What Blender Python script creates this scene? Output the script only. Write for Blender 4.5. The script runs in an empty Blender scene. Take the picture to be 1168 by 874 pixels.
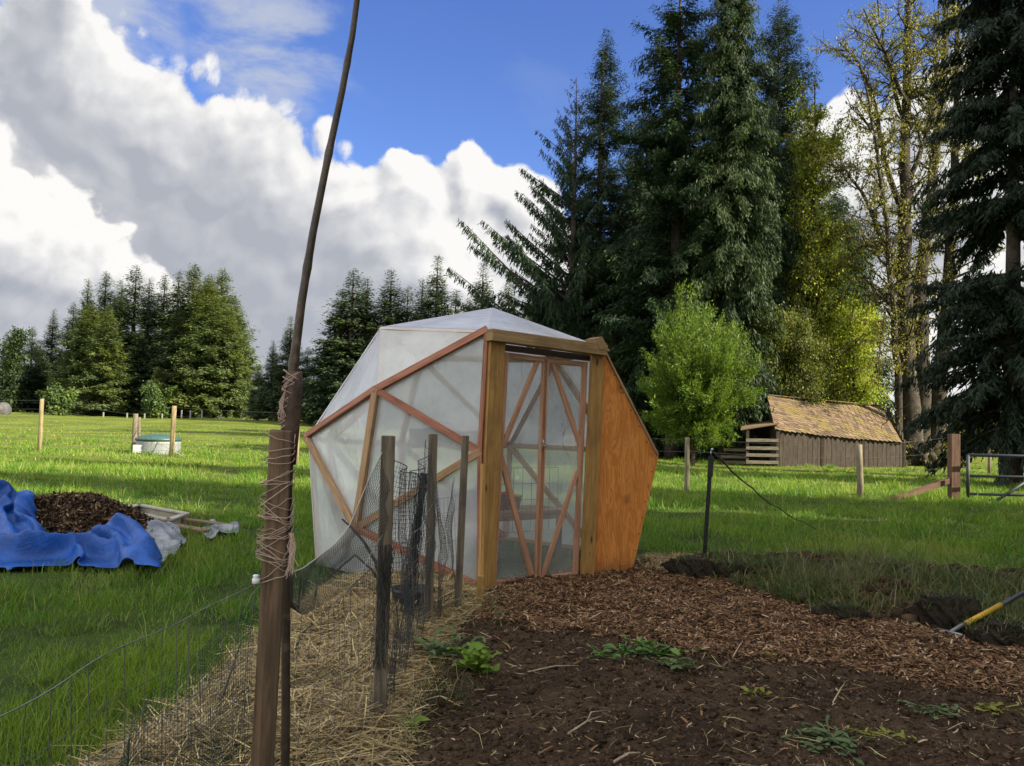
import bpy, bmesh, math, random
import numpy as np
from mathutils import Vector, Matrix
random.seed(7); RNG = np.random.default_rng(7)
scene = bpy.context.scene
COL = scene.collection

# ---------------------------------------------------------------- camera
F_PX, W_PX, H_PX = 945.0, 1168, 874
CAM_H = 1.40
PITCH, ROLL = math.radians(2.6), math.radians(1.5)
fwd = Vector((0, math.cos(PITCH), math.sin(PITCH)))
r0 = Vector((1, 0, 0)); u0 = Vector((0, -math.sin(PITCH), math.cos(PITCH)))
rgt = r0*math.cos(ROLL) + u0*math.sin(ROLL)
upv = u0*math.cos(ROLL) - r0*math.sin(ROLL)
cam_d = bpy.data.cameras.new('camera'); cam = bpy.data.objects.new('camera', cam_d)
COL.objects.link(cam); scene.camera = cam
cam_d.sensor_width = 36; cam_d.lens = 36*F_PX/W_PX
cam_d.clip_start = 0.05; cam_d.clip_end = 3000
M = Matrix((rgt, upv, -fwd)).transposed().to_4x4(); M.translation = (0, 0, CAM_H)
cam.matrix_world = M

def ray(px, py):
    return fwd + rgt*((px-W_PX/2)/F_PX) + upv*((H_PX/2-py)/F_PX)
def at(px, py, Y):
    d = ray(px, py); return Vector((0, 0, CAM_H)) + d*(Y/d.y)
def gp(px, py, z=0.0):
    d = ray(px, py); return Vector((0, 0, CAM_H)) + d*((z-CAM_H)/d.z)

# ---------------------------------------------------------------- node helper
class NT:
    def __init__(s, tree): s.t = tree; tree.nodes.clear()
    def set(s, sock, v):
        if isinstance(v, bpy.types.NodeSocket): s.t.links.new(v, sock)
        elif isinstance(v, (tuple, list)) and len(v) == 3 and len(getattr(sock, 'default_value', ())) == 4:
            sock.default_value = (*v, 1)
        else: sock.default_value = v
    def n(s, typ, ins=None, **kw):
        nd = s.t.nodes.new(typ)
        for k, v in kw.items(): setattr(nd, k, v)
        for k, v in (ins or {}).items(): s.set(nd.inputs[k], v)
        return nd
    def m(s, op, a, b=None, c=None, clamp=False):
        nd = s.t.nodes.new('ShaderNodeMath'); nd.operation = op; nd.use_clamp = clamp
        s.set(nd.inputs[0], a)
        if b is not None: s.set(nd.inputs[1], b)
        if c is not None: s.set(nd.inputs[2], c)
        return nd.outputs[0]
    def vm(s, op, a, b=None, c=None):
        nd = s.t.nodes.new('ShaderNodeVectorMath'); nd.operation = op
        s.set(nd.inputs[0], a)
        if b is not None: s.set(nd.inputs['Scale' if op == 'SCALE' else 1], b)
        if c is not None: s.set(nd.inputs[2], c)
        return nd.outputs['Value' if op in ('LENGTH', 'DOT_PRODUCT', 'DISTANCE') else 0]
    def sm(s, v, lo, hi, a=0.0, b=1.0):
        nd = s.n('ShaderNodeMapRange', {'Value': v, 'From Min': lo, 'From Max': hi, 'To Min': a, 'To Max': b}, interpolation_type='SMOOTHSTEP')
        return nd.outputs[0]
    def mix(s, f, a, b, mode='MIX'):
        nd = s.t.nodes.new('ShaderNodeMix'); nd.data_type = 'RGBA'; nd.blend_type = mode
        s.set(nd.inputs[0], f); s.set(nd.inputs[6], a); s.set(nd.inputs[7], b)
        return nd.outputs[2]
    def noise(s, vec, scale, detail=4, rough=.55, dist=0, dims='3D'):
        return s.n('ShaderNodeTexNoise', {'Vector': vec, 'Scale': scale, 'Detail': detail, 'Roughness': rough, 'Distortion': dist}, noise_dimensions=dims).outputs[0]
    def ramp(s, f, stops):
        nd = s.n('ShaderNodeValToRGB', {0: f}); e = nd.color_ramp.elements
        e[0].position, e[0].color = stops[0][0], (*stops[0][1], 1)
        e[1].position, e[1].color = stops[-1][0], (*stops[-1][1], 1)
        for p, c in stops[1:-1]:
            k = e.new(p); k.color = (*c, 1)
        return nd.outputs[0]

# ---------------------------------------------------------------- world, sun, exposure
SUN_AZ, SUN_EL = math.radians(113), math.radians(33)      # azimuth clockwise from straight ahead (+Y)
SUN_DIR = Vector((math.sin(SUN_AZ)*math.cos(SUN_EL), math.cos(SUN_AZ)*math.cos(SUN_EL), math.sin(SUN_EL)))
scene.view_settings.view_transform = 'Standard'; scene.view_settings.look = 'None'
scene.view_settings.exposure = 1.85; scene.view_settings.gamma = 1.0
SKY_STRENGTH = 0.12
SHADE = [(12.0, -7.5, 17, 1.0), (12.4, -4.2, 17, 1.0), (12.8, -1.2, 18, 1.0), (13.4, 1.5, 17, 1.0), (15.2, 6.0, 19, .75), (17.8, 10.2, 22, .48), (18.5, -1.5, 21, 1.0), (19.0, -5.5, 20, 1.0), (16.2, -.2, 22, 1.05), (21.5, 21.0, 24, .78), (31, 25, 17, .5)]   # (x, y, height, width) of the windbreak trees
sun_d = bpy.data.lights.new('sun', 'SUN'); sun_d.energy = 4.2; sun_d.angle = math.radians(.55); sun_d.color = (1, .90, .73)
sun = bpy.data.objects.new('sun', sun_d); COL.objects.link(sun)
sun.rotation_euler = SUN_DIR.to_track_quat('Z', 'Y').to_euler()

world = bpy.data.worlds.new('World'); scene.world = world; world.use_nodes = True
def build_sky():
    def blobs_of(T, P, blobs, k):
        acc = None
        for px, py, r in blobs:
            d = T.vm('DISTANCE', P, tuple(ray(px, py).normalized()))
            f = T.m('MULTIPLY_ADD', d, -F_PX/r, 1.0)
            acc = f if acc is None else T.m('SMOOTH_MAX', acc, f, k)
        return acc
    def cloud_group(name, blobs, amp, nscale, puff):
        g = bpy.data.node_groups.new(name, 'ShaderNodeTree')
        g.interface.new_socket('P', in_out='INPUT', socket_type='NodeSocketVector')
        g.interface.new_socket('F', in_out='OUTPUT', socket_type='NodeSocketFloat')
        T = NT(g); P = T.n('NodeGroupInput').outputs[0]; go = T.n('NodeGroupOutput')
        warp = T.n('ShaderNodeTexNoise', {'Vector': P, 'Scale': nscale*.9, 'Detail': 2.0}).outputs[1]
        Pw = T.vm('ADD', P, T.vm('SCALE', T.vm('SUBTRACT', warp, (.5, .5, .5)), .075))
        acc = blobs_of(T, Pw, blobs, .3)
        n1 = T.noise(Pw, nscale, 9, .61)
        Pv = T.vm('ADD', P, T.vm('SCALE', T.vm('SUBTRACT', warp, (.5, .5, .5)), .03))
        vo = T.n('ShaderNodeTexVoronoi', {'Vector': Pv, 'Scale': puff, 'Detail': 1.0, 'Roughness': .55}, feature='F1').outputs['Distance']
        f = T.m('ADD', T.m('MINIMUM', acc, .8), T.m('MULTIPLY', T.m('SUBTRACT', n1, .5), amp))
        T.set(go.inputs[0], T.m('ADD', f, T.m('MULTIPLY', T.m('SUBTRACT', .45, vo), amp*.30)))
        return g
    back = [(-80, 95, 115), (40, 85, 100), (95, 135, 105), (195, 165, 92), (260, 200, 105), (330, 240, 100), (330, 340, 160), (190, 270, 150),
            (60, 220, 170), (430, 300, 110), (400, 235, 50), (470, 225, 55), (458, 195, 34), (540, 215, 60), (543, 182, 32), (598, 238, 48),
            (600, 300, 70), (520, 310, 110), (700, 420, 110), (880, 400, 70), (960, 170, 60), (1030, 260, 100), (1010, 400, 90),
            (1120, 150, 100), (1200, 300, 160), (-350, 150, 260), (1500, 200, 220), (200, 430, 130), (420, 430, 120), (560, 430, 120), (330, 470, 110), (1000, 480, 110), (1180, 480, 120)]
    front = [(-90, 250, 110), (10, 290, 100), (85, 322, 82), (150, 345, 62), (60, 400, 130), (190, 345, 45), (-300, 330, 160), (-20, 235, 45)]
    gb = cloud_group('cloud_field_back', back, .95, 9.0, 26.0)
    gf = cloud_group('cloud_field_front', front, .90, 9.0, 27.0)
    T = NT(world.node_tree)
    P = T.vm('NORMALIZE', T.n('ShaderNodeTexCoord').outputs['Generated'])
    sky = T.n('ShaderNodeTexSky', sky_type='NISHITA', sun_disc=False, sun_elevation=SUN_EL, sun_rotation=SUN_AZ,
              air_density=1.0, dust_density=.3, ozone_density=4.0).outputs[0]
    sky = T.n('ShaderNodeHueSaturation', {'Color': sky, 'Saturation': 1.16, 'Value': .46, 'Hue': .519}).outputs[0]
    K = 1.0/SKY_STRENGTH
    wn = T.n('ShaderNodeTexNoise', {'Vector': P, 'Scale': 8.0, 'Detail': 6.0, 'Roughness': .55})
    Ps = T.vm('ADD', P, T.vm('SCALE', T.vm('SUBTRACT', wn.outputs[1], (.5, .5, .5)), .16))
    def shade(g, cur, soft, grey, white, gain, dark, dk):
        a = T.t.nodes.new('ShaderNodeGroup'); a.node_tree = g; T.set(a.inputs[0], P)
        c = T.t.nodes.new('ShaderNodeGroup'); c.node_tree = g; T.set(c.inputs[0], T.vm('ADD', P, (.013, -.002, .014)))
        F, G2 = a.outputs[0], c.outputs[0]
        alpha = T.sm(F, 0.0, soft)
        depth = T.m('MULTIPLY', T.sm(T.m('ADD', blobs_of(T, Ps, dark, .6), T.m('MULTIPLY', T.m('SUBTRACT', wn.outputs[0], .5), .5)), -.12, .62), dk)
        lit = T.m('MULTIPLY', T.m('SUBTRACT', F, G2), gain)
        lit = T.m('MULTIPLY', lit, T.m('SUBTRACT', 1.1, T.m('MULTIPLY', depth, .70)))
        lit = T.m('ADD', T.m('SUBTRACT', .80, T.m('MULTIPLY', depth, .74)), lit, clamp=True)
        colr = T.mix(lit, tuple(v*K for v in grey), tuple(v*K for v in white))
        return T.mix(alpha, cur, colr)
    # thin high veil
    st = T.n('ShaderNodeMapping', {'Vector': P, 'Scale': (3.0, 3.0, 7.0), 'Rotation': (0, .35, 0)}).outputs[0]
    veil = T.noise(st, 1.9, 6, .6, .4)
    d1 = T.vm('DISTANCE', P, tuple(ray(290, 45).normalized())); d2 = T.vm('DISTANCE', P, tuple(ray(130, 20).normalized()))
    near = T.m('MAXIMUM', T.sm(d1, .15, .03), T.sm(d2, .16, .03))
    va = T.m('MULTIPLY', T.sm(T.m('ADD', veil, T.m('MULTIPLY', near, .22)), .56, .80), T.m('MULTIPLY_ADD', near, .75, .10))
    cur = T.mix(va, sky, tuple(v*K for v in (.155, .168, .195)))
    dark_b = [(235, 240, 130), (120, 190, 90), (330, 320, 130), (250, 370, 150), (420, 350, 90), (60, 120, 60), (350, 420, 150), (1030, 270, 60), (20, 60, 50), (180, 330, 120)]
    dark_f = [(60, 430, 110), (160, 400, 80), (-60, 390, 110)]
    cur = shade(gb, cur, .13, (.122, .128, .145), (.270, .267, .262), 1.55, dark_b, 1.0)
    cur = shade(gf, cur, .11, (.112, .119, .138), (.275, .271, .265), 1.5, dark_f, .85)
    # bright cloud added unseen overhead and behind the camera, to lift light in shade
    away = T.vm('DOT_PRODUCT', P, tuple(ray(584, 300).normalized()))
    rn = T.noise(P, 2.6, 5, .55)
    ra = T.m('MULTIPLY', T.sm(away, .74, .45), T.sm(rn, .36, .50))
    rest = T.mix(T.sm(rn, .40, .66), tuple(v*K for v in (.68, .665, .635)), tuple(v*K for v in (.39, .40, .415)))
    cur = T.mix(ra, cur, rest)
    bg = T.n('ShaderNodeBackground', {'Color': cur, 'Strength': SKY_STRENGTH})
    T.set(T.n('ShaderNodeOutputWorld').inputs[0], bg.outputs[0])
build_sky()
world.cycles.sampling_method = 'MANUAL'; world.cycles.sample_map_resolution = 1024
scene.cycles.use_denoising = True
scene.cycles.max_bounces = 10; scene.cycles.transparent_max_bounces = 24
scene.cycles.diffuse_bounces = 3; scene.cycles.glossy_bounces = 3; scene.cycles.transmission_bounces = 6
scene.cycles.sample_clamp_indirect = 6

# ---------------------------------------------------------------- building helpers
ORG = {}
def tag(o, label=None, cat=None, group=None, kind=None):
    if label: o['label'] = label
    if cat: o['category'] = cat
    if group: o['group'] = group
    if kind: o['kind'] = kind
    return o
def thing(name, loc, label, cat, group=None):
    o = bpy.data.objects.new(name, None); COL.objects.link(o); o.location = loc; o.empty_display_size = .2
    ORG[o.name] = Vector(loc); return tag(o, label, cat, group)
def np_mesh(name, v, quads=None, tris=None, smooth=False):
    v = np.asarray(v, np.float32).reshape(-1, 3)
    q = np.zeros((0, 4), np.int32) if quads is None else np.asarray(quads, np.int32).reshape(-1, 4)
    t = np.zeros((0, 3), np.int32) if tris is None else np.asarray(tris, np.int32).reshape(-1, 3)
    me = bpy.data.meshes.new(name)
    me.vertices.add(len(v)); me.vertices.foreach_set('co', v.ravel())
    me.loops.add(q.size+t.size); me.loops.foreach_set('vertex_index', np.concatenate([q.ravel(), t.ravel()]))
    me.polygons.add(len(q)+len(t))
    ls = np.concatenate([np.arange(len(q))*4, q.size+np.arange(len(t))*3]).astype(np.int32)
    me.polygons.foreach_set('loop_start', ls)
    me.update(calc_edges=True)
    if smooth: me.polygons.foreach_set('use_smooth', np.ones(len(me.polygons), bool))
    return me
def link(name, me, mat, parent=None, org=None):
    if mat is not None and not me.materials: me.materials.append(mat)
    o = bpy.data.objects.new(name, me); COL.objects.link(o)
    if parent is not None: o.parent = parent; ORG[o.name] = ORG[parent.name]
    else:
        o.location = org if org is not None else (0, 0, 0); ORG[o.name] = Vector(o.location)
    return o
def np_obj(name, v, quads=None, tris=None, mat=None, parent=None, org=None, smooth=False):
    off = ORG[parent.name] if parent is not None else (Vector(org) if org is not None else Vector((0, 0, 0)))
    v = np.asarray(v, np.float64).reshape(-1, 3) - np.array(off)
    return link(name, np_mesh(name, v, quads, tris, smooth), mat, parent, org)

class MB:
    """collects shapes for ONE mesh"""
    def __init__(s): s.v = []; s.f = []; s.uv = []; s.sm = []
    def face(s, idx, uv, smooth=False): s.f.append(idx); s.uv.append(uv); s.sm.append(smooth)
    def beam(s, p0, p1, w, h, up=None, w2=None, h2=None):
        p0, p1 = Vector(p0), Vector(p1); d = (p1-p0); L = d.length; d.normalize()
        u = Vector(up) if up is not None else (Vector((0, 0, 1)) if abs(d.z) < .9 else Vector((0, 1, 0)))
        a = d.cross(u).normalized(); b = a.cross(d).normalized()
        b0 = len(s.v); w2 = w2 or w; h2 = h2 or h
        for p, ww, hh in ((p0, w, h), (p1, w2, h2)):
            for sx, sy in ((-1, -1), (1, -1), (1, 1), (-1, 1)):
                s.v.append(p + a*(sx*ww/2) + b*(sy*hh/2))
        r = random.random()*20; k = 0
        for i in range(4):
            j = (i+1) % 4; ww = w if i % 2 == 0 else h
            s.face([b0+i, b0+j, b0+4+j, b0+4+i], [(r, k+r), (r, k+ww+r), (r+L, k+ww+r), (r+L, k+r)]); k += ww
        s.face([b0+3, b0+2, b0+1, b0], [(r, r), (r+.01, r), (r+.01, r+w), (r, r+w)])
        s.face([b0+4, b0+5, b0+6, b0+7], [(r, r), (r+.01, r), (r+.01, r+w), (r, r+w)])
        return s
    def prism(s, pts, thick):
        """flat polygon, extruded by the vector thick"""
        pts = [Vector(p) for p in pts]; n = len(pts); b0 = len(s.v); t = Vector(thick)
        s.v += pts + [p+t for p in pts]
        o = pts[0]; e1 = (pts[1]-o).normalized(); nn = (pts[1]-o).cross(pts[-1]-o).normalized(); e2 = nn.cross(e1)
        uv = [((p-o).dot(e1), (p-o).dot(e2)) for p in pts]
        s.face(list(range(b0+n-1, b0-1, -1)), uv[::-1]); s.face(list(range(b0+n, b0+2*n)), uv)
        for i in range(n):
            j = (i+1) % n; s.face([b0+i, b0+j, b0+n+j, b0+n+i], [(0, 0), (.1, 0), (.1, .1), (0, .1)])
        return s
    def tube(s, pts, rad, n=8, cap=True):
        pts = [Vector(p) for p in pts]; m = len(pts)
        if not hasattr(rad, '__len__'): rad = [rad]*m
        b0 = len(s.v); ref = None; L = 0; r0_ = random.random()*9
        for i, p in enumerate(pts):
            d = (pts[min(i+1, m-1)]-pts[max(i-1, 0)])
            d = d.normalized() if d.length > 1e-9 else Vector((0, 0, 1))
            if ref is None:
                ref = d.orthogonal().normalized()
            a = (ref - d*ref.dot(d))
            a = a.normalized() if a.length > 1e-6 else d.orthogonal().normalized()
            ref = a; b = d.cross(a)
            for k in range(n):
                t = 2*math.pi*k/n; s.v.append(p + (a*math.cos(t)+b*math.sin(t))*rad[i])
        for i in range(m-1):
            l2 = L+(pts[i+1]-pts[i]).length; c = 2*math.pi*max(rad[i], .002)
            for k in range(n):
                j = (k+1) % n
                s.face([b0+i*n+k, b0+i*n+j, b0+(i+1)*n+j, b0+(i+1)*n+k],
                       [(L+r0_, c*k/n), (L+r0_, c*(k+1)/n), (l2+r0_, c*(k+1)/n), (l2+r0_, c*k/n)], True)
            L = l2
        if cap and n > 2:
            z = [(0, 0)]*n
            s.face([b0+k for k in range(n-1, -1, -1)], z); s.face([b0+(m-1)*n+k for k in range(n)], z)
        return s
    def build(s, name, mat, parent=None, org=None, bevel=0.0):
        off = ORG[parent.name] if parent is not None else (Vector(org) if org is not None else Vector((0, 0, 0)))
        me = bpy.data.meshes.new(name); me.from_pydata([tuple(p-off) for p in s.v], [], s.f)
        ul = me.uv_layers.new(name='UVMap'); flat = [c for f in s.uv for u in f for c in u]
        ul.data.foreach_set('uv', flat); me.polygons.foreach_set('use_smooth', s.sm); me.update()
        o = link(name, me, mat, parent, org)
        if bevel:
            b = o.modifiers.new('bevel', 'BEVEL'); b.width = bevel; b.segments = 2; b.limit_method = 'ANGLE'; b.angle_limit = math.radians(50)
        return o
def copy_tree(root, loc, rotz=0, sc=1.0, label=None, group=None, cat=None):
    r = root.copy(); COL.objects.link(r); r.location = loc; r.rotation_euler = (0, 0, rotz)
    r.scale = sc if hasattr(sc, '__len__') else (sc, sc, sc)
    if label: r['label'] = label
    if group: r['group'] = group
    if cat: r['category'] = cat
    for ch in list(root.children):
        c = ch.copy(); COL.objects.link(c); c.parent = r
        for g in ch.children:
            d = g.copy(); COL.objects.link(d); d.parent = c
    return r

# ---------------------------------------------------------------- numpy noise, ground
def vnoise(x, y, seed=0):
    x = np.asarray(x, float); y = np.asarray(y, float)
    xi = np.floor(x).astype(np.int64); yi = np.floor(y).astype(np.int64); fx = x-xi; fy = y-yi
    fx = fx*fx*(3-2*fx); fy = fy*fy*(3-2*fy)
    def h(a, b):
        k = (a*374761393 + b*668265263 + seed*974634777) & 0xFFFFFFFF
        k = ((k ^ (k >> 13))*1274126177) & 0xFFFFFFFF
        return ((k ^ (k >> 16)) & 0xFFFF)/65535.0
    return (h(xi, yi)*(1-fx)+h(xi+1, yi)*fx)*(1-fy) + (h(xi, yi+1)*(1-fx)+h(xi+1, yi+1)*fx)*fy
def fbm(x, y, seed=0, octv=4, gain=.5):
    s = 0; a = 1; t = 0
    for i in range(octv):
        s = s + a*vnoise(np.asarray(x)*2**i, np.asarray(y)*2**i, seed+i*17); t += a; a *= gain
    return s/t - .5
def sstep(x, a, b):
    t = np.clip((np.asarray(x, float)-a)/(b-a), 0, 1); return t*t*(3-2*t)
def hz(x, y):
    x = np.asarray(x, float); y = np.asarray(y, float)
    far = sstep(y, 9, 16)
    z = .9*sstep(y, 45, 125)*sstep(-x, -30, 20)
    z = z - .30*sstep(y, 19, 33)*sstep(x, 2, 9)
    z = z + far*(.10*fbm(x*.22, y*.22, 3, 3) + .05*fbm(x*.8, y*.8, 5, 2)) + .5*sstep(y, 30, 60)*fbm(x*.06, y*.06, 9, 2)*sstep(-x, -10, 5)
    z = z + (1-far)*.03*fbm(x*1.3, y*1.3, 11, 3)*sstep(np.hypot(x+.1, y-8), 2.2, 3.2)
    return z
def hzv(p): return Vector((p[0], p[1], float(hz(p[0], p[1]))))
def gph(px, py):
    z = 0.0
    for _ in range(6):
        p = gp(px, py, z); z = float(hz(p.x, p.y))
    return Vector((p.x, p.y, z))
def inside(poly, x, y):
    """signed distance to a polygon, positive inside"""
    x = np.asarray(x, float); y = np.asarray(y, float); ins = np.zeros(x.shape, bool); dist = np.full(x.shape, 1e9)
    n = len(poly)
    for i in range(n):
        x0, y0 = poly[i][0], poly[i][1]; x1, y1 = poly[(i+1) % n][0], poly[(i+1) % n][1]
        c = ((y0 > y) != (y1 > y)) & (x < (x1-x0)*(y-y0)/((y1-y0) if y1 != y0 else 1e-9)+x0); ins ^= c
        dx, dy = x1-x0, y1-y0; t = np.clip(((x-x0)*dx+(y-y0)*dy)/(dx*dx+dy*dy+1e-12), 0, 1)
        dist = np.minimum(dist, np.hypot(x-x0-t*dx, y-y0-t*dy))
    return np.where(ins, dist, -dist)

# ---------------------------------------------------------------- materials
def mat(name):
    m = bpy.data.materials.new(name); m.use_nodes = True; return m, NT(m.node_tree)
def out(T, sh): T.set(T.n('ShaderNodeOutputMaterial').inputs[0], sh)
def bump(T, h, strength=.4, dist=.02): return T.n('ShaderNodeBump', {'Height': h, 'Strength': strength, 'Distance': dist}).outputs[0]
def mottled(name, c1, c2, scale=6, rough=.8, bumpy=.3, bd=.01, c3=None, detail=6, metallic=0, spec=.3):
    m, T = mat(name); P = T.n('ShaderNodeTexCoord').outputs['Object']
    f = T.noise(P, scale, detail, .6); fine = T.noise(P, scale*9, 4, .6)
    c = T.mix(T.sm(f, .35, .65), c1, c2)
    if c3: c = T.mix(T.sm(T.noise(P, scale*2.7, 5, .6), .55, .72), c, c3)
    c = T.mix(.35, c, T.mix(fine, (.25, .25, .25), (1, 1, 1)), 'MULTIPLY')
    b = T.n('ShaderNodeBsdfPrincipled', {'Base Color': c, 'Roughness': rough, 'Normal': bump(T, T.m('ADD', f, fine), bumpy, bd), 'Metallic': metallic, 'Specular IOR Level': spec})
    out(T, b.outputs[0]); return m
def wood(name, c1, c2, c3=None, rough=.75, grain=60, wear=.3, knots=False):
    """grain runs along the U of each board"""
    m, T = mat(name); uv = T.n('ShaderNodeUVMap').outputs[0]
    isl = T.n('ShaderNodeNewGeometry').outputs['Random Per Island']
    st = T.vm('MULTIPLY', uv, (2.2, grain, 1)); w = T.noise(st, 1.0, 5, .6, .6)
    st2 = T.vm('MULTIPLY', uv, (5.0, grain*3.2, 1)); w2 = T.noise(st2, 1.0, 3, .6)
    big = T.noise(T.vm('MULTIPLY', uv, (3.0, 5.0, 1)), 1.0, 4, .6)
    c = T.mix(T.sm(w, .32, .68), c1, c2)
    c = T.mix(T.m('MULTIPLY', T.sm(w2, .5, .75), .55), c, tuple(v*.45 for v in c1))
    if c3: c = T.mix(T.m('MULTIPLY', T.sm(big, .48, .7), wear*2), c, c3)
    if knots:
        vo = T.n('ShaderNodeTexVoronoi', {'Vector': T.vm('MULTIPLY', uv, (3.2, 9.0, 1)), 'Scale': 1.0, 'Randomness': 1.0}).outputs['Distance']
        c = T.mix(T.sm(vo, .16, .06), c, tuple(v*.25 for v in c1))
    c = T.mix(T.m('MULTIPLY', isl, .35), c, T.mix(1.0, c, (.62, .60, .58), 'MULTIPLY'))
    h = T.m('ADD', w, T.m('MULTIPLY', w2, .6))
    b = T.n('ShaderNodeBsdfPrincipled', {'Base Color': c, 'Roughness': rough, 'Normal': bump(T, h, .45, .004), 'Specular IOR Level': .25})
    out(T, b.outputs[0]); return m
def leaf(name, c1, c2, trans=.3, c3=None, rough=.55, patch=.0, patch_scale=.6):
    m, T = mat(name); g = T.n('ShaderNodeNewGeometry'); isl = g.outputs['Random Per Island']
    c = T.mix(isl, c1, c2)
    if c3: c = T.mix(T.sm(isl, .80, .86), c, c3)
    if patch:
        P = T.n('ShaderNodeTexCoord').outputs['Object']
        c = T.mix(T.m('MULTIPLY', T.sm(T.noise(P, patch_scale, 3), .42, .62), patch), c, T.mix(1.0, c, (1.7, 1.45, .55), 'MULTIPLY'))
    d = T.n('ShaderNodeBsdfPrincipled', {'Base Color': c, 'Roughness': rough, 'Specular IOR Level': .25})
    t = T.n('ShaderNodeBsdfTranslucent', {'Color': T.mix(1.0, c, (1.25, 1.3, .55), 'MULTIPLY')})
    mx = T.n('ShaderNodeMixShader', {0: trans, 1: d.outputs[0], 2: t.outputs[0]})
    out(T, mx.outputs[0]); return m
def bits(name, stops, rough=.8, spec=.2):
    m, T = mat(name); isl = T.n('ShaderNodeNewGeometry').outputs['Random Per Island']
    P = T.n('ShaderNodeTexCoord').outputs['Object']
    c = T.ramp(isl, stops); c = T.mix(.5, c, T.mix(T.noise(P, 90, 3), (.4, .4, .4), (1, 1, 1)), 'MULTIPLY')
    b = T.n('ShaderNodeBsdfPrincipled', {'Base Color': c, 'Roughness': rough, 'Specular IOR Level': spec}); out(T, b.outputs[0]); return m
def plain(name, c, rough=.5, metallic=0, spec=.4):
    return mottled(name, tuple(v*.86 for v in c), c, 14, rough, .15, .002, None, 4, metallic, spec)
def film(name, clear, white=(.78, .80, .80), gloss=.5, trans_c=(.93, .95, .95)):
    """translucent polythene: part of the light goes straight through, the rest is scattered"""
    m, T = mat(name); P = T.n('ShaderNodeTexCoord').outputs['Object']
    wr = T.noise(T.vm('MULTIPLY', P, (1.6, 1.6, .8)), 3.2, 6, .58, 1.6); fine = T.noise(T.vm('MULTIPLY', P, (5, 5, 2)), 4, 3, .5)
    dirt = T.noise(P, 2.3, 5, .6)
    N = bump(T, T.m('ADD', wr, T.m('MULTIPLY', fine, .2)), .42, .04)
    col = T.mix(T.sm(dirt, .35, .75), white, tuple(v*.82 for v in white))
    df = T.n('ShaderNodeBsdfDiffuse', {'Color': col, 'Normal': N}); tl = T.n('ShaderNodeBsdfTranslucent', {'Color': col, 'Normal': N})
    sc_ = T.n('ShaderNodeMixShader', {0: .5, 1: df.outputs[0], 2: tl.outputs[0]})
    tr = T.n('ShaderNodeBsdfTransparent', {'Color': trans_c})
    f = T.m('ADD', clear, T.m('MULTIPLY', T.m('SUBTRACT', dirt, .5), .22), clamp=True)
    a = T.n('ShaderNodeMixShader', {0: f, 1: sc_.outputs[0], 2: tr.outputs[0]})
    gl = T.n('ShaderNodeBsdfGlossy', {'Color': (1, 1, 1), 'Roughness': .26, 'Normal': N})
    fr = T.n('ShaderNodeFresnel', {'IOR': 1.45, 'Normal': N}).outputs[0]
    b = T.n('ShaderNodeMixShader', {0: T.m('MULTIPLY', fr, gloss), 1: a.outputs[0], 2: gl.outputs[0]})
    out(T, b.outputs[0]); return m
# ================================================================ the ground
def grass_ground_mat():
    m, T = mat('pasture_turf'); P = T.n('ShaderNodeTexCoord').outputs['Object']
    y = T.n('ShaderNodeSeparateXYZ', {0: P}).outputs[1]
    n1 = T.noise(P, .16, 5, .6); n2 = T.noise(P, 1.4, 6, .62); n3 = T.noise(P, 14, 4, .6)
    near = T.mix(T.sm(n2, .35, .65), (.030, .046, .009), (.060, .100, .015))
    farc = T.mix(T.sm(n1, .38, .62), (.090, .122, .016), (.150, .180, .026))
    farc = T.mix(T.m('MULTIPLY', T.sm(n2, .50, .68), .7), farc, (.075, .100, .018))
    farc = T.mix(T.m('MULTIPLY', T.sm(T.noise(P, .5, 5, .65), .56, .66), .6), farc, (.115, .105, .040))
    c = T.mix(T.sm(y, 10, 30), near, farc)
    c = T.mix(.55, c, T.mix(n3, (.35, .35, .35), (1, 1, 1)), 'MULTIPLY')
    b = T.n('ShaderNodeBsdfPrincipled', {'Base Color': c, 'Roughness': .9, 'Specular IOR Level': .1,
            'Normal': bump(T, T.m('ADD', T.m('MULTIPLY', n2, 2.0), n3), .8, .12)})
    out(T, b.outputs[0]); return m
def tensor_grid(xs, ys, zf):
    X, Y = np.meshgrid(xs, ys); Z = zf(X, Y); n, k = X.shape
    v = np.stack([X, Y, Z], -1).reshape(-1, 3); i = np.arange(n*k).reshape(n, k)
    q = np.stack([i[:-1, :-1], i[:-1, 1:], i[1:, 1:], i[1:, :-1]], -1).reshape(-1, 4); return v, q
def dense_axis(a, b, core, n):
    t = np.linspace(-1, 1, n); s = np.sinh(t*5.2)/np.sinh(5.2); return s*(b-a)/2 + core
xs = dense_axis(-900, 900, 0, 260); ys = dense_axis(-900, 900, 9, 300)
v, q = tensor_grid(xs, ys, hz)
g = np_obj('ground', v, q, mat=grass_ground_mat(), smooth=True); tag(g, kind='structure')

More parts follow.
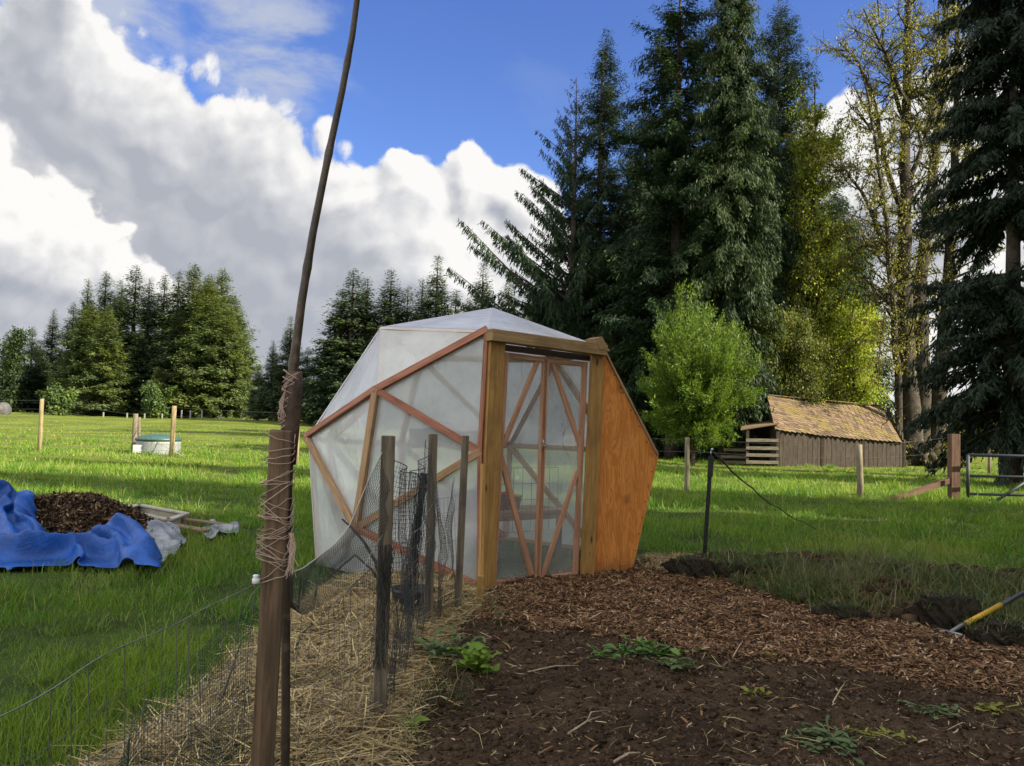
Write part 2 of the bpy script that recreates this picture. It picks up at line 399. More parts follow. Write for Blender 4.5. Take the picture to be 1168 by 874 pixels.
poly = lambda pts: [tuple(gp(*p))[:2] for p in pts]
SOIL = poly([(425, 900), (450, 838), (478, 770), (505, 722), (538, 690), (560, 660), (690, 644), (752, 640), (835, 640), (960, 646), (1168, 662), (1320, 676), (1420, 1020), (400, 1020)])
CHIPS = poly([(545, 690), (600, 664), (690, 650), (745, 648), (800, 664), (900, 695), (1070, 729), (1168, 744), (1320, 772), (1320, 850), (1168, 806), (1000, 775), (850, 764), (770, 752), (680, 734), (600, 720), (535, 716)])
BANK = poly([(752, 640), (840, 638), (960, 644), (1168, 660), (1320, 676), (1320, 768), (1168, 740), (1070, 726), (900, 692), (805, 662)])
STRAW = poly([(335, 700), (395, 662), (520, 655), (552, 690), (512, 720), (488, 770), (462, 830), (440, 905), (40, 905), (125, 866), (200, 815), (285, 742)])
DOME_FOOT = poly([(358, 646), (440, 662), (550, 672), (675, 659), (722, 659), (745, 630), (700, 600), (560, 585), (420, 600)])
TARP_AREA = [(-6.9, 7.5), (-4.4, 7.42), (-3.5, 7.4), (-3.3, 7.9), (-3.5, 8.8), (-4.6, 9.1), (-6.6, 9.0)]

def bank_up(x, y):
    d = inside(BANK, x, y); return sstep(d, -.1, .35)*(.05 + .16*np.clip(fbm(x*1.7, y*1.7, 71, 3)+.12, 0, 1))
def soil_z(x, y):
    d = inside(SOIL, x, y)
    z = hz(x, y) + np.clip(sstep(d, -.06, .22)*.075 - .03, -.03, 1)
    z = z + sstep(d, 0, .3)*(.060*fbm(x*2.2, y*2.2, 21, 3) + .046*fbm(x*9, y*9, 23, 3) + .026*fbm(x*31, y*31, 25, 2))
    return z + bank_up(x, y)
def straw_z(x, y):
    d = inside(STRAW, x, y)
    return hz(x, y) + np.clip(sstep(d, -.05, .3)*.09 - .02, -.02, 1) + sstep(d, 0, .2)*(.08*fbm(x*2.5, y*2.5, 31, 3)+.02*fbm(x*14, y*14, 33, 2))
def sheet(name, P, zf, step, m, margin=.08):
    a = np.array(P); xs = np.arange(a[:, 0].min()-.1, a[:, 0].max()+.1, step); ys = np.arange(max(a[:, 1].min()-.1, .9), a[:, 1].max()+.1, step)
    xs = xs[(xs > -8) & (xs < 9)]
    v, q = tensor_grid(xs, ys, zf); d = inside(P, v[:, 0], v[:, 1]) + .07*fbm(v[:, 0]*3, v[:, 1]*3, 41, 3)
    q = q[(d[q] > -margin).all(1)]; used, inv = np.unique(q.ravel(), return_inverse=True)
    o = np_obj(name, v[used], inv.reshape(-1, 4), mat=m, smooth=True); tag(o, kind='structure'); return o
def soil_mat():
    m, T = mat('garden_soil'); P = T.n('ShaderNodeTexCoord').outputs['Object']
    n1 = T.noise(P, 2.0, 6, .6); n2 = T.noise(P, 24, 6, .65); n3 = T.noise(P, 110, 3, .6)
    c = T.mix(T.sm(n1, .35, .65), (.030, .018, .0105), (.064, .041, .023))
    c = T.mix(T.sm(n2, .5, .7), c, (.078, .053, .031))
    c = T.mix(T.m('MULTIPLY', T.sm(n3, .60, .72), .6), c, (.15, .105, .06))
    b = T.n('ShaderNodeBsdfPrincipled', {'Base Color': c, 'Roughness': .92, 'Specular IOR Level': .12, 'Normal': bump(T, T.m('ADD', n2, T.m('MULTIPLY', n3, .5)), .9, .03)})
    out(T, b.outputs[0]); return m
sheet('garden_soil', SOIL, soil_z, .022, soil_mat())
sheet('straw_bed', STRAW, straw_z, .03, mottled('packed_straw', (.070, .048, .024), (.16, .115, .058), 12, .9, .6, .02, (.07, .05, .025)))

# ---------------------------------------------------------------- loose stuff on the ground
def scatter(P, n, ymin=.8, xlim=(-9, 9)):
    a = np.array(P); lo = np.maximum(a.min(0), [xlim[0], ymin]); hi = np.minimum(a.max(0), [xlim[1], 99])
    p = RNG.uniform(lo, hi, (n, 2)); return p
def flat_bits(p, z, L, Wd, tilt, seed, curve=0.0):
    """thin slivers: six-vertex strips, slightly bent"""
    r = np.random.default_rng(seed); n = len(p); az = r.uniform(0, 2*np.pi, n); el = r.normal(0, tilt, n)
    d = np.stack([np.cos(az)*np.cos(el), np.sin(az)*np.cos(el), np.sin(el)], 1)
    s = np.stack([-np.sin(az), np.cos(az), r.normal(0, .35, n)], 1); s /= np.linalg.norm(s, axis=1)[:, None]
    c = np.column_stack([p, z]); h = (L/2)[:, None]; w = (Wd/2)[:, None]
    mid = c + np.array([0, 0, 1])*(r.uniform(-1, 1, n)*curve*L)[:, None] + s*(r.uniform(-1, 1, n)*curve*L)[:, None]
    v = np.stack([c-d*h-s*w*.7, c-d*h+s*w*.7, mid-s*w, mid+s*w, c+d*h-s*w*.6, c+d*h+s*w*.6], 1).reshape(-1, 3)
    i = np.arange(n)[:, None]*6
    q = np.concatenate([i+[0, 2, 3, 1], i+[2, 4, 5, 3]], 0); return v, q
CHIP_M = bits('wood_chips', [(0, (.028, .016, .009)), (.3, (.082, .040, .017)), (.6, (.165, .083, .036)), (.85, (.27, .155, .073)), (1, (.40, .29, .18))])
def chips():
    p = scatter(CHIPS, 230000); d = inside(CHIPS, p[:, 0], p[:, 1]) + .22*fbm(p[:, 0]*2, p[:, 1]*2, 51, 3)
    k = RNG.random(len(p)) < sstep(d, -.12, .10); p = p[k]
    s2 = scatter(SOIL, 7000); s2 = s2[inside(SOIL, s2[:, 0], s2[:, 1]) > 0]; p = np.concatenate([p, s2])
    n = len(p); z = soil_z(p[:, 0], p[:, 1]) + RNG.uniform(.002, .022, n)
    L = np.exp(RNG.normal(math.log(.021), .55, n)).clip(.006, .10); W = np.minimum(L*RNG.uniform(.12, .4, n), .011)
    v, q = flat_bits(p, z, L, W, .28, 1, .06); o = np_obj('wood_chips', v, q, mat=CHIP_M); tag(o, kind='stuff')
chips()
STRAW_M = bits('straw', [(0, (.060, .040, .018)), (.25, (.19, .135, .060)), (.65, (.41, .30, .125)), (1, (.62, .50, .26))], .65, .3)
def straw():
    p = scatter(STRAW, 56000); d = inside(STRAW, p[:, 0], p[:, 1]) + .12*fbm(p[:, 0]*3, p[:, 1]*3, 61, 3)
    p = p[RNG.random(len(p)) < sstep(d, -.14, .08)]
    n = len(p); z = straw_z(p[:, 0], p[:, 1]) + RNG.uniform(.0, .05, n)
    L = np.exp(RNG.normal(math.log(.15), .5, n)).clip(.04, .45); W = RNG.uniform(.0022, .0062, n)
    v, q = flat_bits(p, z, L, W, .22, 2, .07)
    # dead stalks standing along the garden edge and dry litter on the soil
    e = scatter(SOIL, 26000); de = inside(SOIL, e[:, 0], e[:, 1]); ds = inside(CHIPS, e[:, 0], e[:, 1])
    pr = np.where(de > 0, .16 + .5*sstep(-de, -.30, .0), 0); e = e[RNG.random(len(e)) < pr]; n2 = len(e)
    L2 = np.exp(RNG.normal(math.log(.06), .55, n2)).clip(.015, .34)
    v2, q2 = flat_bits(e, soil_z(e[:, 0], e[:, 1])+RNG.uniform(.002, .018, n2), L2, RNG.uniform(.0016, .0045, n2), .18, 3, .1)
    # dry fringe along the top of the bank and a tuft at the corner of the plywood wall
    tp_ = np.array(poly([(752, 640), (840, 637), (960, 643), (1168, 659), (1300, 674)])); u = RNG.uniform(0, 3.999, 3600); iu = u.astype(int); fu = (u-iu)[:, None]
    f1 = tp_[iu]*(1-fu)+tp_[iu+1]*fu + RNG.normal(0, 1, (3600, 2))*[.12, .13]; cc = np.array(gp(757, 650)[:2]); f2 = cc+RNG.normal(0, 1, (1300, 2))*[.16, .16]
    f3 = np.concatenate([f1, f2]); f3 = f3[inside(DOME_FOOT, f3[:, 0], f3[:, 1]) < 0]; n3 = len(f3); v3, q3 = flat_bits(f3, np.maximum(soil_z(f3[:, 0], f3[:, 1]), hz(f3[:, 0], f3[:, 1]))+RNG.uniform(.0, .05, n3), np.exp(RNG.normal(math.log(.13), .45, n3)).clip(.04, .35), RNG.uniform(.0022, .005, n3), .35, 4, .09)
    v2 = np.concatenate([v2, v3]); q2 = np.concatenate([q2, q3+len(v2)-len(v3)])
    o = np_obj('straw', np.concatenate([v, v2]), np.concatenate([q, q2+len(v)]), mat=STRAW_M); tag(o, kind='stuff')
straw()
CLOD_M = bits('soil_crumbs', [(0, (.020, .012, .007)), (.6, (.046, .029, .016)), (.97, (.075, .048, .028)), (1, (.12, .095, .07))], .95, .1)
def crumbs():
    ico = bmesh.new(); bmesh.ops.create_icosphere(ico, subdivisions=1, radius=1)
    bv = np.array([x.co[:] for x in ico.verts]); bt = np.array([[a.index for a in f.verts] for f in ico.faces]); ico.free()
    p = scatter(SOIL, 60000); d = inside(SOIL, p[:, 0], p[:, 1]); c = inside(CHIPS, p[:, 0], p[:, 1])
    p = p[(d > .02) & (c < .05)]; n = len(p); r = np.exp(RNG.normal(math.log(.0052), .6, n)).clip(.002, .024)
    z = soil_z(p[:, 0], p[:, 1]) + r*.2
    v = bv[None]*(1+RNG.uniform(-.5, .5, (n, len(bv), 1)))*r[:, None, None]*np.array([1, 1, .75]) + np.column_stack([p, z])[:, None]
    pb_ = scatter(BANK, 2200, 3, (-9, 8)); pb_ = pb_[inside(BANK, pb_[:, 0], pb_[:, 1]) > -.05]; nb2 = len(pb_); rb = np.exp(RNG.normal(math.log(.024), .6, nb2)).clip(.008, .055)
    zb = soil_z(pb_[:, 0], pb_[:, 1])+rb*.2
    vb = bv[None]*(1+RNG.uniform(-.4, .4, (nb2, len(bv), 1)))*rb[:, None, None]*np.array([1, 1, .75]) + np.column_stack([pb_, zb])[:, None]
    v = np.concatenate([v, vb]); n += nb2
    t = bt[None] + (np.arange(n)*len(bv))[:, None, None]
    o = np_obj('soil_crumbs', v.reshape(-1, 3), None, t.reshape(-1, 3), mat=CLOD_M); tag(o, kind='stuff')
crumbs()
def litter():
    p = scatter(SOIL, 52000); d = inside(SOIL, p[:, 0], p[:, 1]); c = inside(CHIPS, p[:, 0], p[:, 1]); p = p[(d > 0) & (c < 0) & (RNG.random(len(p)) < .35+.65*sstep(fbm(p[:, 0]*3, p[:, 1]*3, 55, 3), -.1, .2))]; n = len(p)
    L = np.exp(RNG.normal(math.log(.014), .55, n)).clip(.005, .09); v, q = flat_bits(p, soil_z(p[:, 0], p[:, 1])+RNG.uniform(.001, .014, n), L, np.minimum(L*RNG.uniform(.10, .5, n), .008), .35, 6, .12)
    o = np_obj('plant_litter', v, q, mat=bits('plant_litter', [(0, (.020, .013, .008)), (.5, (.065, .043, .024)), (.85, (.14, .098, .055)), (1, (.30, .23, .14))])); tag(o, kind='stuff')
litter()

def blades(p, z, h, w, lean, seed):
    r = np.random.default_rng(seed); n = len(p); az = r.uniform(0, 2*np.pi, n); la = r.uniform(0, 2*np.pi, n)
    s = np.stack([np.cos(az), np.sin(az), np.zeros(n)], 1)*(w/2)[:, None]
    ld = np.stack([np.cos(la), np.sin(la), np.zeros(n)], 1)*(lean*h)[:, None]
    b = np.column_stack([p, z-.01]); up = np.array([0, 0, 1.0])
    hh = h*np.sqrt(np.clip(1-(lean*.75)**2, .15, 1))
    m = b + up*(hh*.58)[:, None] + ld*.32; t = b + up*hh[:, None] + ld
    v = np.stack([b-s, b+s, m-s*.75, m+s*.75, t], 1).reshape(-1, 3); i = np.arange(n)[:, None]*5
    return v, i+[0, 1, 3, 2], i+[2, 3, 4]
def grass_mat(name, a, b, dry, patchcol):
    m, T = mat(name); g_ = T.n('ShaderNodeNewGeometry'); isl = g_.outputs['Random Per Island']; P = T.n('ShaderNodeTexCoord').outputs['Object']
    c = T.mix(isl, a, b); c = T.mix(T.sm(isl, .90, .93), c, dry)
    c = T.mix(T.m('MULTIPLY', T.sm(T.noise(P, .75, 4, .6), .44, .62), .75), c, patchcol)
    c = T.mix(T.m('MULTIPLY', T.sm(T.m('ADD', T.noise(P, .33, 6, .68), T.m('MULTIPLY', isl, .08)), .57, .66), .38), c, dry)
    c = T.mix(T.m('MULTIPLY', T.sm(T.noise(P, 1.9, 3, .6), .56, .66), .5), c, tuple(v*.55 for v in a))
    d = T.n('ShaderNodeBsdfPrincipled', {'Base Color': c, 'Roughness': .5, 'Specular IOR Level': .3})
    t = T.n('ShaderNodeBsdfTranslucent', {'Color': T.mix(1.0, c, (1.3, 1.35, .5), 'MULTIPLY')})
    out(T, T.n('ShaderNodeMixShader', {0: .34, 1: d.outputs[0], 2: t.outputs[0]}).outputs[0]); return m
GRASS_M = grass_mat('grass_blades', (.050, .130, .009), (.125, .240, .018), (.27, .24, .085), (.165, .240, .022))
BANK_M = grass_mat('rough_grass', (.034, .062, .016), (.085, .115, .034), (.26, .22, .12), (.12, .115, .050))
def grass():
    V = []; Q = []; Tt = []; off = 0
    for (y0, y1, dens, h0, w0, seed) in ((1.4, 3.2, 2600, .10, .0042, 1), (3.2, 5.5, 2300, .125, .0048, 2), (5.5, 9, 1300, .135, .0065, 3), (9, 14, 620, .14, .0095, 4),
                                         (14, 20, 300, .145, .014, 5), (20, 30, 110, .13, .021, 6), (30, 46, 26, .10, .034, 7), (46, 75, 6, .10, .06, 8)):
        hw = .70*y1 + 1.6; area = 2*hw*(y1-y0); n = int(dens*area)
        n = int(n*1.25); w0 = w0*.85; p = np.column_stack([RNG.uniform(-hw, hw, n), RNG.uniform(y0, y1, n)])
        p = p[np.abs(p[:, 0]) < .70*p[:, 1]+1.6]
        k = (inside(SOIL, p[:, 0], p[:, 1]) < -.02) & (inside(DOME_FOOT, p[:, 0], p[:, 1]) < .02) & (inside(TARP_AREA, p[:, 0], p[:, 1]) < -.0)
        k &= (inside(STRAW, p[:, 0], p[:, 1]) + .12*fbm(p[:, 0]*4, p[:, 1]*4, 81, 2) < .02) | (RNG.random(len(p)) < .02)
        f = fbm(p[:, 0]*1.1, p[:, 1]*1.1, 91, 4); k &= RNG.random(len(p)) < sstep(f, -.24, .08)*.84+.16
        p = p[k]; f = f[k]; n = len(p)
        h = h0*np.exp(RNG.normal(0, .33, n))*(.60+1.5*np.clip(f+.18, 0, .6)*2); h *= np.where(RNG.random(n) < .05, 1.5, 1)*np.array(.54 if y0 < 9 else .50)
        w = w0*RNG.uniform(.6, 1.3, n)
        a, b, c = blades(p, hz(p[:, 0], p[:, 1]), h, w, RNG.uniform(.15, .95, n), seed)
        V.append(a); Q.append(b+off); Tt.append(c+off); off += len(a)
    # coarser tussocks
    for (y0, y1, n, h0, w0, sd) in ((2.2, 5.5, 150, .11, .0048, 31), (5.5, 10, 230, .125, .0062, 32), (10, 19, 420, .14, .0095, 33), (19, 40, 500, .15, .02, 34)):
        c = np.column_stack([RNG.uniform(-.68*y1-1, .68*y1+1, n), RNG.uniform(y0, y1, n)])
        c = c[(inside(SOIL, c[:, 0], c[:, 1]) < -.1) & (inside(STRAW, c[:, 0], c[:, 1]) < -.12) & (inside(DOME_FOOT, c[:, 0], c[:, 1]) < -.15) & (inside(TARP_AREA, c[:, 0], c[:, 1]) < -.1)]
        k = 70; p = np.repeat(c, k, 0); sc_ = np.repeat(RNG.uniform(.5, 1.3, len(c)), k); p = p+RNG.normal(0, 1, p.shape)*(.07*sc_*(1 if y1 < 11 else 1.6))[:, None]; n = len(p)
        a, b, d = blades(p, hz(p[:, 0], p[:, 1]), h0*sc_*np.exp(RNG.normal(0, .3, n)), w0*RNG.uniform(.6, 1.3, n), RNG.uniform(.2, 1.1, n), sd)
        V.append(a); Q.append(b+off); Tt.append(d+off); off += len(a)
    o = np_obj('grass', np.concatenate(V), np.concatenate(Q), np.concatenate(Tt), mat=GRASS_M, smooth=True); tag(o, kind='stuff')
    p = scatter(BANK, 85000); d = inside(BANK, p[:, 0], p[:, 1]); f = fbm(p[:, 0]*2.4, p[:, 1]*2.4, 95, 3)
    k = (d > -.05) & (RNG.random(len(p)) < sstep(f, -.16, .12)*.8); p = p[k]; n = len(p)
    a, b, c = blades(p, soil_z(p[:, 0], p[:, 1]), .10*np.exp(RNG.normal(0, .45, n)), RNG.uniform(.004, .011, n), RNG.uniform(.3, 1.15, n), 12)
    # tufts creeping into the bed along the fence edge
    e = scatter(SOIL, 60000, 2.2); de = inside(SOIL, e[:, 0], e[:, 1]); k = (e[:, 0] < .35) & (e[:, 1] < 6.4) & (de > -.08) & (de < .38) & (fbm(e[:, 0]*3, e[:, 1]*3, 99, 3) > .02) & (RNG.random(len(e)) < .5)
    e = e[k]; n = len(e); a2, b2, c2 = blades(e, soil_z(e[:, 0], e[:, 1]), .085*np.exp(RNG.normal(0, .4, n)), RNG.uniform(.003, .007, n), RNG.uniform(.4, 1.2, n), 13)
    o = np_obj('rough_grass', np.concatenate([a, a2]), np.concatenate([b, b2+len(a)]), np.concatenate([c, c2+len(a)]), mat=BANK_M, smooth=True); tag(o, kind='stuff')
grass()
# ================================================================ trees
BARK = mottled('conifer_bark', (.040, .030, .022), (.085, .066, .050), 5, .9, .8, .04)
MAPLE_BARK = mottled('mossy_bark', (.022, .017, .012), (.052, .041, .028), 2.2, .9, .9, .05, (.085, .085, .018))
NEEDLE_DARK = leaf('dark_needles', (.009, .025, .011), (.028, .053, .020), .16, None, .6, .35, .35)
NEEDLE_BLACK = leaf('black_green_needles', (.005, .013, .006), (.015, .028, .011), .14)
NEEDLE_BLUE = leaf('blue_needles', (.010, .026, .014), (.029, .052, .022), .15, None, .6, .25, .3)
NEEDLE_MID = leaf('green_needles', (.030, .060, .018), (.070, .110, .028), .22, None, .6, .6, .25)
NEEDLE_OLIVE = leaf('olive_needles', (.013, .030, .011), (.034, .056, .018), .25, None, .6, .5, .4)
LEAF_YEL = leaf('spring_leaves', (.13, .180, .022), (.30, .34, .045), .55, (.42, .43, .09))
LEAF_LIME = leaf('willow_leaves', (.048, .095, .012), (.130, .190, .026), .42)
LEAF_BUD = leaf('bud_leaves', (.20, .205, .05), (.40, .38, .10), .45)
MOSS = leaf('hanging_moss', (.075, .080, .012), (.190, .175, .022), .3)
BRUSH = leaf('brush_leaves', (.080, .085, .030), (.19, .17, .065), .3)

def quads_from(c, d, n, L, W):
    """diamond-shaped sprays: start c, direction d, flat normal n"""
    s = np.cross(d, n); s /= np.linalg.norm(s, axis=1)[:, None]+1e-9
    m = c + d*(L*.45)[:, None]
    v = np.stack([c, m + s*(W/2)[:, None], c + d*L[:, None], m - s*(W/2)[:, None]], 1).reshape(-1, 3)
    return v, np.arange(len(c))[:, None]*4 + np.arange(4)
def nrm(a): return a/(np.linalg.norm(a, axis=1)[:, None]+1e-9)
DENS = 2.7
def conifer(seed, H, R, base, nb, needles, prof=.9, e_low=-.25, e_top=.7, droop=.35, tipup=.12, tw=16, tl=.55, hang=.25, wf=.20, gaps=0.0, trunk_r=None, vert=0.0, side_bias=None, jit=1.0):
    r = np.random.default_rng(seed); nb = int(nb*1.45)
    u = np.sort(r.random(nb)**1.08); z0 = base + (H*.985-base)*u
    if gaps: 
        keep = vnoise(z0*.55+seed*7, z0*0+seed, seed) > gaps*.6; z0 = z0[keep]; u = u[keep]
    nb = len(u); az = (np.arange(nb)*2.39996 + r.normal(0, .5, nb)) % (2*np.pi)
    L = R*np.clip((1-u)**prof, .025, 1)*r.uniform(.42, 1.15, nb)*(1-.35*np.clip(.12-u, 0, .12)/.12)
    if side_bias is not None:
        L = L*(1+side_bias[1]*np.cos(az-side_bias[0])*(1-u))
    e = e_low + (e_top-e_low)*u**.8 + r.normal(0, .20, nb); dr = droop*r.uniform(.6, 1.4, nb)
    def pt(b, t):
        rad = L[b]*t; return np.stack([np.cos(az[b])*rad, np.sin(az[b])*rad, z0[b] + L[b]*(e[b]*t - dr[b]*t*t + tipup*t**3)], 1)
    tw = tw*DENS; nb_ = nb; cnt = np.maximum((L*tw).astype(int), 8); b = np.repeat(np.arange(nb), cnt); n = len(b)
    t = r.uniform(.10, 1.0, n)**.8; c = pt(b, t)
    c = c + r.normal(0, 1, (n, 3))*np.array([.22, .22, .34])*tl*jit
    rad = np.stack([np.cos(az[b]), np.sin(az[b]), e[b]-2*dr[b]*t], 1); sd = np.stack([-np.sin(az[b]), np.cos(az[b]), 0*t], 1)
    sg = r.choice([-1, 1], n); spread = r.uniform(.35, 1.05, n)
    d = rad*r.uniform(.35, .9, n)[:, None] + sd*(sg*spread)[:, None]; d[:, 2] -= hang*r.uniform(.4, 1.6, n); d = nrm(d)
    l = tl*(1.05-.6*t)*r.uniform(.5, 1.35, n)*np.clip(.35+L[b]/max(R, .1), .35, 1.1)
    nn = nrm(np.stack([r.normal(0, .45+vert, n), r.normal(0, .45+vert, n), np.ones(n)], 1))
    wf = wf*(1.0 if DENS > 2.5 else 1.35); v1, q1 = quads_from(c, d, nn, l, l*wf)
    # finer side sprigs along each spray
    k = 2; c2 = np.repeat(c, k, 0) + np.repeat(d, k, 0)*(np.repeat(l, k)*r.uniform(.2, .8, n*k))[:, None]
    s2 = np.cross(np.repeat(d, k, 0), np.repeat(nn, k, 0))*r.choice([-1, 1], n*k)[:, None]
    d2 = np.repeat(d, k, 0)*.7 + s2*.75; d2[:, 2] -= hang*.8*r.uniform(0, 1.4, n*k); d2 = nrm(d2)
    l2 = np.repeat(l, k)*r.uniform(.35, .65, n*k); n2 = nrm(np.repeat(nn, k, 0)+r.normal(0, .35, (n*k, 3)))
    v2, q2 = quads_from(c2, d2, n2, l2, l2*wf*1.25)
    crown = np_mesh('crown', np.concatenate([v1, v2]), np.concatenate([q1, q2+len(v1)])); crown.materials.append(needles)
    mb = MB(); tr = trunk_r or H*.011+.05
    lean = r.normal(0, .12, 2)
    mb.tube([(lean[0]*math.sin(a*2.2), lean[1]*math.sin(a*1.7), H*a-.3*(a == 0)) for a in (0, .06, .2, .4, .6, .8, .99)], [tr*1.35, tr*1.05, tr*.92, tr*.72, tr*.5, tr*.27, .012], 9)
    for i in range(nb):
        if L[i] > .5:
            P_ = pt(np.full(4, i), np.array([0, .35, .7, .97])); rr = .012+.014*L[i]
            mb.tube([tuple(x) for x in P_], [rr, rr*.7, rr*.45, .006], 3, False)
    me = bpy.data.meshes.new('trunk'); me.from_pydata([tuple(x) for x in mb.v], [], mb.f); me.polygons.foreach_set('use_smooth', mb.sm); me.materials.append(BARK)
    return dict(H=H, parts=[('trunk', me), ('crown', crown)])
def plant_tree(proto, loc, H=None, wide=1.0, rot=None, label='', cat='tree', group=None, name='conifer_tree'):
    s = (H/proto['H']) if H else 1.0
    e = thing(name, loc, label, cat, group); e.rotation_euler = (0, 0, random.uniform(0, 6.28) if rot is None else rot); e.scale = (s*wide, s*wide, s)
    for nm, me in proto['parts']:
        o = bpy.data.objects.new(nm, me); COL.objects.link(o); o.parent = e
    return e
def top_h(px, py, Y):
    p = at(px, py, Y); b = Vector((p.x, p.y, float(hz(p.x, p.y)))); return b, p.z-b.z

# ---- broadleaved trees: limbs first, then leaves round the twigs
def limb_tree(seed, stems, bark, leafm, n_sec, sec_len, n_ter, leaf_n, leaf_s, hang=.2, mossm=None, moss_n=0, moss_s=.35, spread=.5, up=.25, sec_from=.25, clump=.18):
    r = random.Random(seed); R = np.random.default_rng(seed); mb = MB(); tips = []; along = []
    def path(p, d, L, k, wob, upb):
        pts = [p.copy()]
        for _ in range(k):
            d = (d + Vector((r.gauss(0, wob), r.gauss(0, wob), r.gauss(0, wob)+upb))).normalized(); p = p + d*(L/k); pts.append(p.copy())
        return pts, d
    for pts, ra, rb in stems:
        m = len(pts); fine = []
        for i in range(m-1):
            for k in range(4): 
                f = k/4; a, b_ = Vector(pts[i]), Vector(pts[i+1]); fine.append(a.lerp(b_, f)+Vector((r.gauss(0, .04), r.gauss(0, .04), 0)))
        fine.append(Vector(pts[-1])); M_ = len(fine)
        rr = [ra+(rb-ra)*(i/(M_-1))**.8 for i in range(M_)]
        mb.tube(fine, rr, 10)
        tot = sum((fine[i+1]-fine[i]).length for i in range(M_-1))
        for i in range(M_): along.append((fine[i], rr[i]))
        for _ in range(int(n_sec*tot)):
            i = int((sec_from+(1-sec_from)*r.random())*(M_-2)); ax = (fine[i+1]-fine[i]).normalized()
            d = (ax*.45 + Vector((r.gauss(0, 1), r.gauss(0, 1), r.gauss(.2, .5))).normalized()*spread*1.8).normalized()
            L = sec_len*r.uniform(.35, 1.15)*(1.15-.6*i/M_); r2 = min(rr[i]*.5, .012+.022*L)
            sp, _d = path(fine[i], d, L, 6, .20, up*.3); mb.tube(sp, [r2*(1-.85*k/6) for k in range(7)], 5, False)
            for q_ in sp[2:]: along.append((q_, r2*.5))
            for _t in range(n_ter):
                j = r.randint(1, 5); d3 = ((sp[j+1]-sp[j]).normalized()*.6+Vector((r.gauss(0, 1), r.gauss(0, 1), r.gauss(.1, .7))).normalized()*.9).normalized()
                tp, _d = path(sp[j], d3, L*r.uniform(.25, .55), 4, .25, -hang*.4); mb.tube(tp, [r2*.40*(1-.8*k/4)+.005 for k in range(5)], 3, False)
                tips += tp[1:]
            tips += sp[4:]
    me = bpy.data.meshes.new('trunk'); me.from_pydata([tuple(x) for x in mb.v], [], mb.f); me.polygons.foreach_set('use_smooth', mb.sm); me.materials.append(bark)
    parts = [('trunk', me)]
    T_ = np.array([t[:] for t in tips]); idx = R.integers(0, len(T_), leaf_n)
    c = T_[idx] + R.normal(0, clump, (leaf_n, 3)); d = R.normal(0, 1, (leaf_n, 3)); d[:, 2] -= hang*4; d = nrm(d); nn = nrm(R.normal(0, 1, (leaf_n, 3))+[0, 0, .4])
    l = leaf_s*np.exp(R.normal(0, .3, leaf_n)); v, q = quads_from(c, d, nn, l, l*.62)
    me = np_mesh('crown', v, q); me.materials.append(leafm); parts.append(('crown', me))
    if moss_n:
        A = np.array([a[0][:] for a in along]); rad = np.array([a[1] for a in along]); idx = R.integers(0, len(A), moss_n)
        o_ = nrm(R.normal(0, 1, (moss_n, 3))); c = A[idx] + o_*(rad[idx]*.9)[:, None]+R.normal(0, .10, (moss_n, 3))
        d = o_*.4 + R.normal(0, .3, (moss_n, 3)); d[:, 2] -= .9; d = nrm(d); l = moss_s*R.uniform(.3, 1.2, moss_n)
        v, q = quads_from(c, d, nrm(R.normal(0, 1, (moss_n, 3))), l, l*.5); me = np_mesh('moss', v, q); me.materials.append(mossm); parts.append(('moss', me))
    return parts
def set_tree(name, org, parts, label, cat='tree', group=None):
    e = thing(name, org, label, cat, group); o_ = np.array(org)
    for nm, me in parts:
        n = len(me.vertices); a = np.empty(n*3, np.float32); me.vertices.foreach_get('co', a); a = (a.reshape(-1, 3)-o_).astype(np.float32); me.vertices.foreach_set('co', a.ravel()); me.update()
        o = bpy.data.objects.new(nm, me); COL.objects.link(o); o.parent = e
    return e

# ---- the tall firs right of the greenhouse
def tall(px, py, Y, label, **kw):
    b, H = top_h(px, py, Y); kw.setdefault('needles', NEEDLE_DARK)
    wide = kw.pop('wide', 1.0); rot = kw.pop('rot', 0.0)
    return plant_tree(conifer(H=H, **kw), b, None, wide, rot, label)
tall(655, 85, 45, 'dark spruce with long drooping limbs sweeping left above the greenhouse roof', seed=11, jit=.3, R=5.4, base=3, nb=112, prof=.85, e_low=.42, e_top=.95, droop=.06, tipup=.06, tw=19, tl=.62, hang=1.7, wf=.17, vert=.4, gaps=.22, side_bias=(math.pi, .55))
tall(692, 28, 47, 'tall slender spire-topped fir right of the long-limbed spruce', seed=12, R=4.4, base=3, nb=360, prof=.70, e_low=-.10, e_top=.6, droop=.22, tw=21, tl=.5, hang=.45, gaps=.10, needles=NEEDLE_BLUE)
tall(778, -85, 42, 'very tall open fir with bare trunk showing between layered limbs', seed=13, R=4.3, base=4, nb=260, prof=.42, e_low=-.2, e_top=.4, droop=.22, tw=26, tl=.5, hang=.45, gaps=.46)
tall(838, -70, 40, 'narrow grey-green column of drooping fir foliage, tallest of the tall firs', seed=14, R=2.7, base=1.5, nb=460, prof=.36, e_low=-.4, e_top=.3, droop=.5, tw=28, tl=.46, hang=1.0, vert=.4, needles=NEEDLE_OLIVE)
tall(890, -5, 50, 'dark cone-topped fir standing behind the snag-topped tree', seed=15, R=5.8, base=3, nb=420, prof=.62, e_low=-.05, droop=.22, tw=24, tl=.5, hang=.4, needles=NEEDLE_BLUE)
tall(868, 112, 44, 'dense dark cedar with a bare snag tip, draped to the ground', seed=16, R=3.2, base=.4, nb=560, prof=.40, e_low=-.5, e_top=.1, droop=.6, tw=28, tl=.48, hang=1.1, vert=.4)
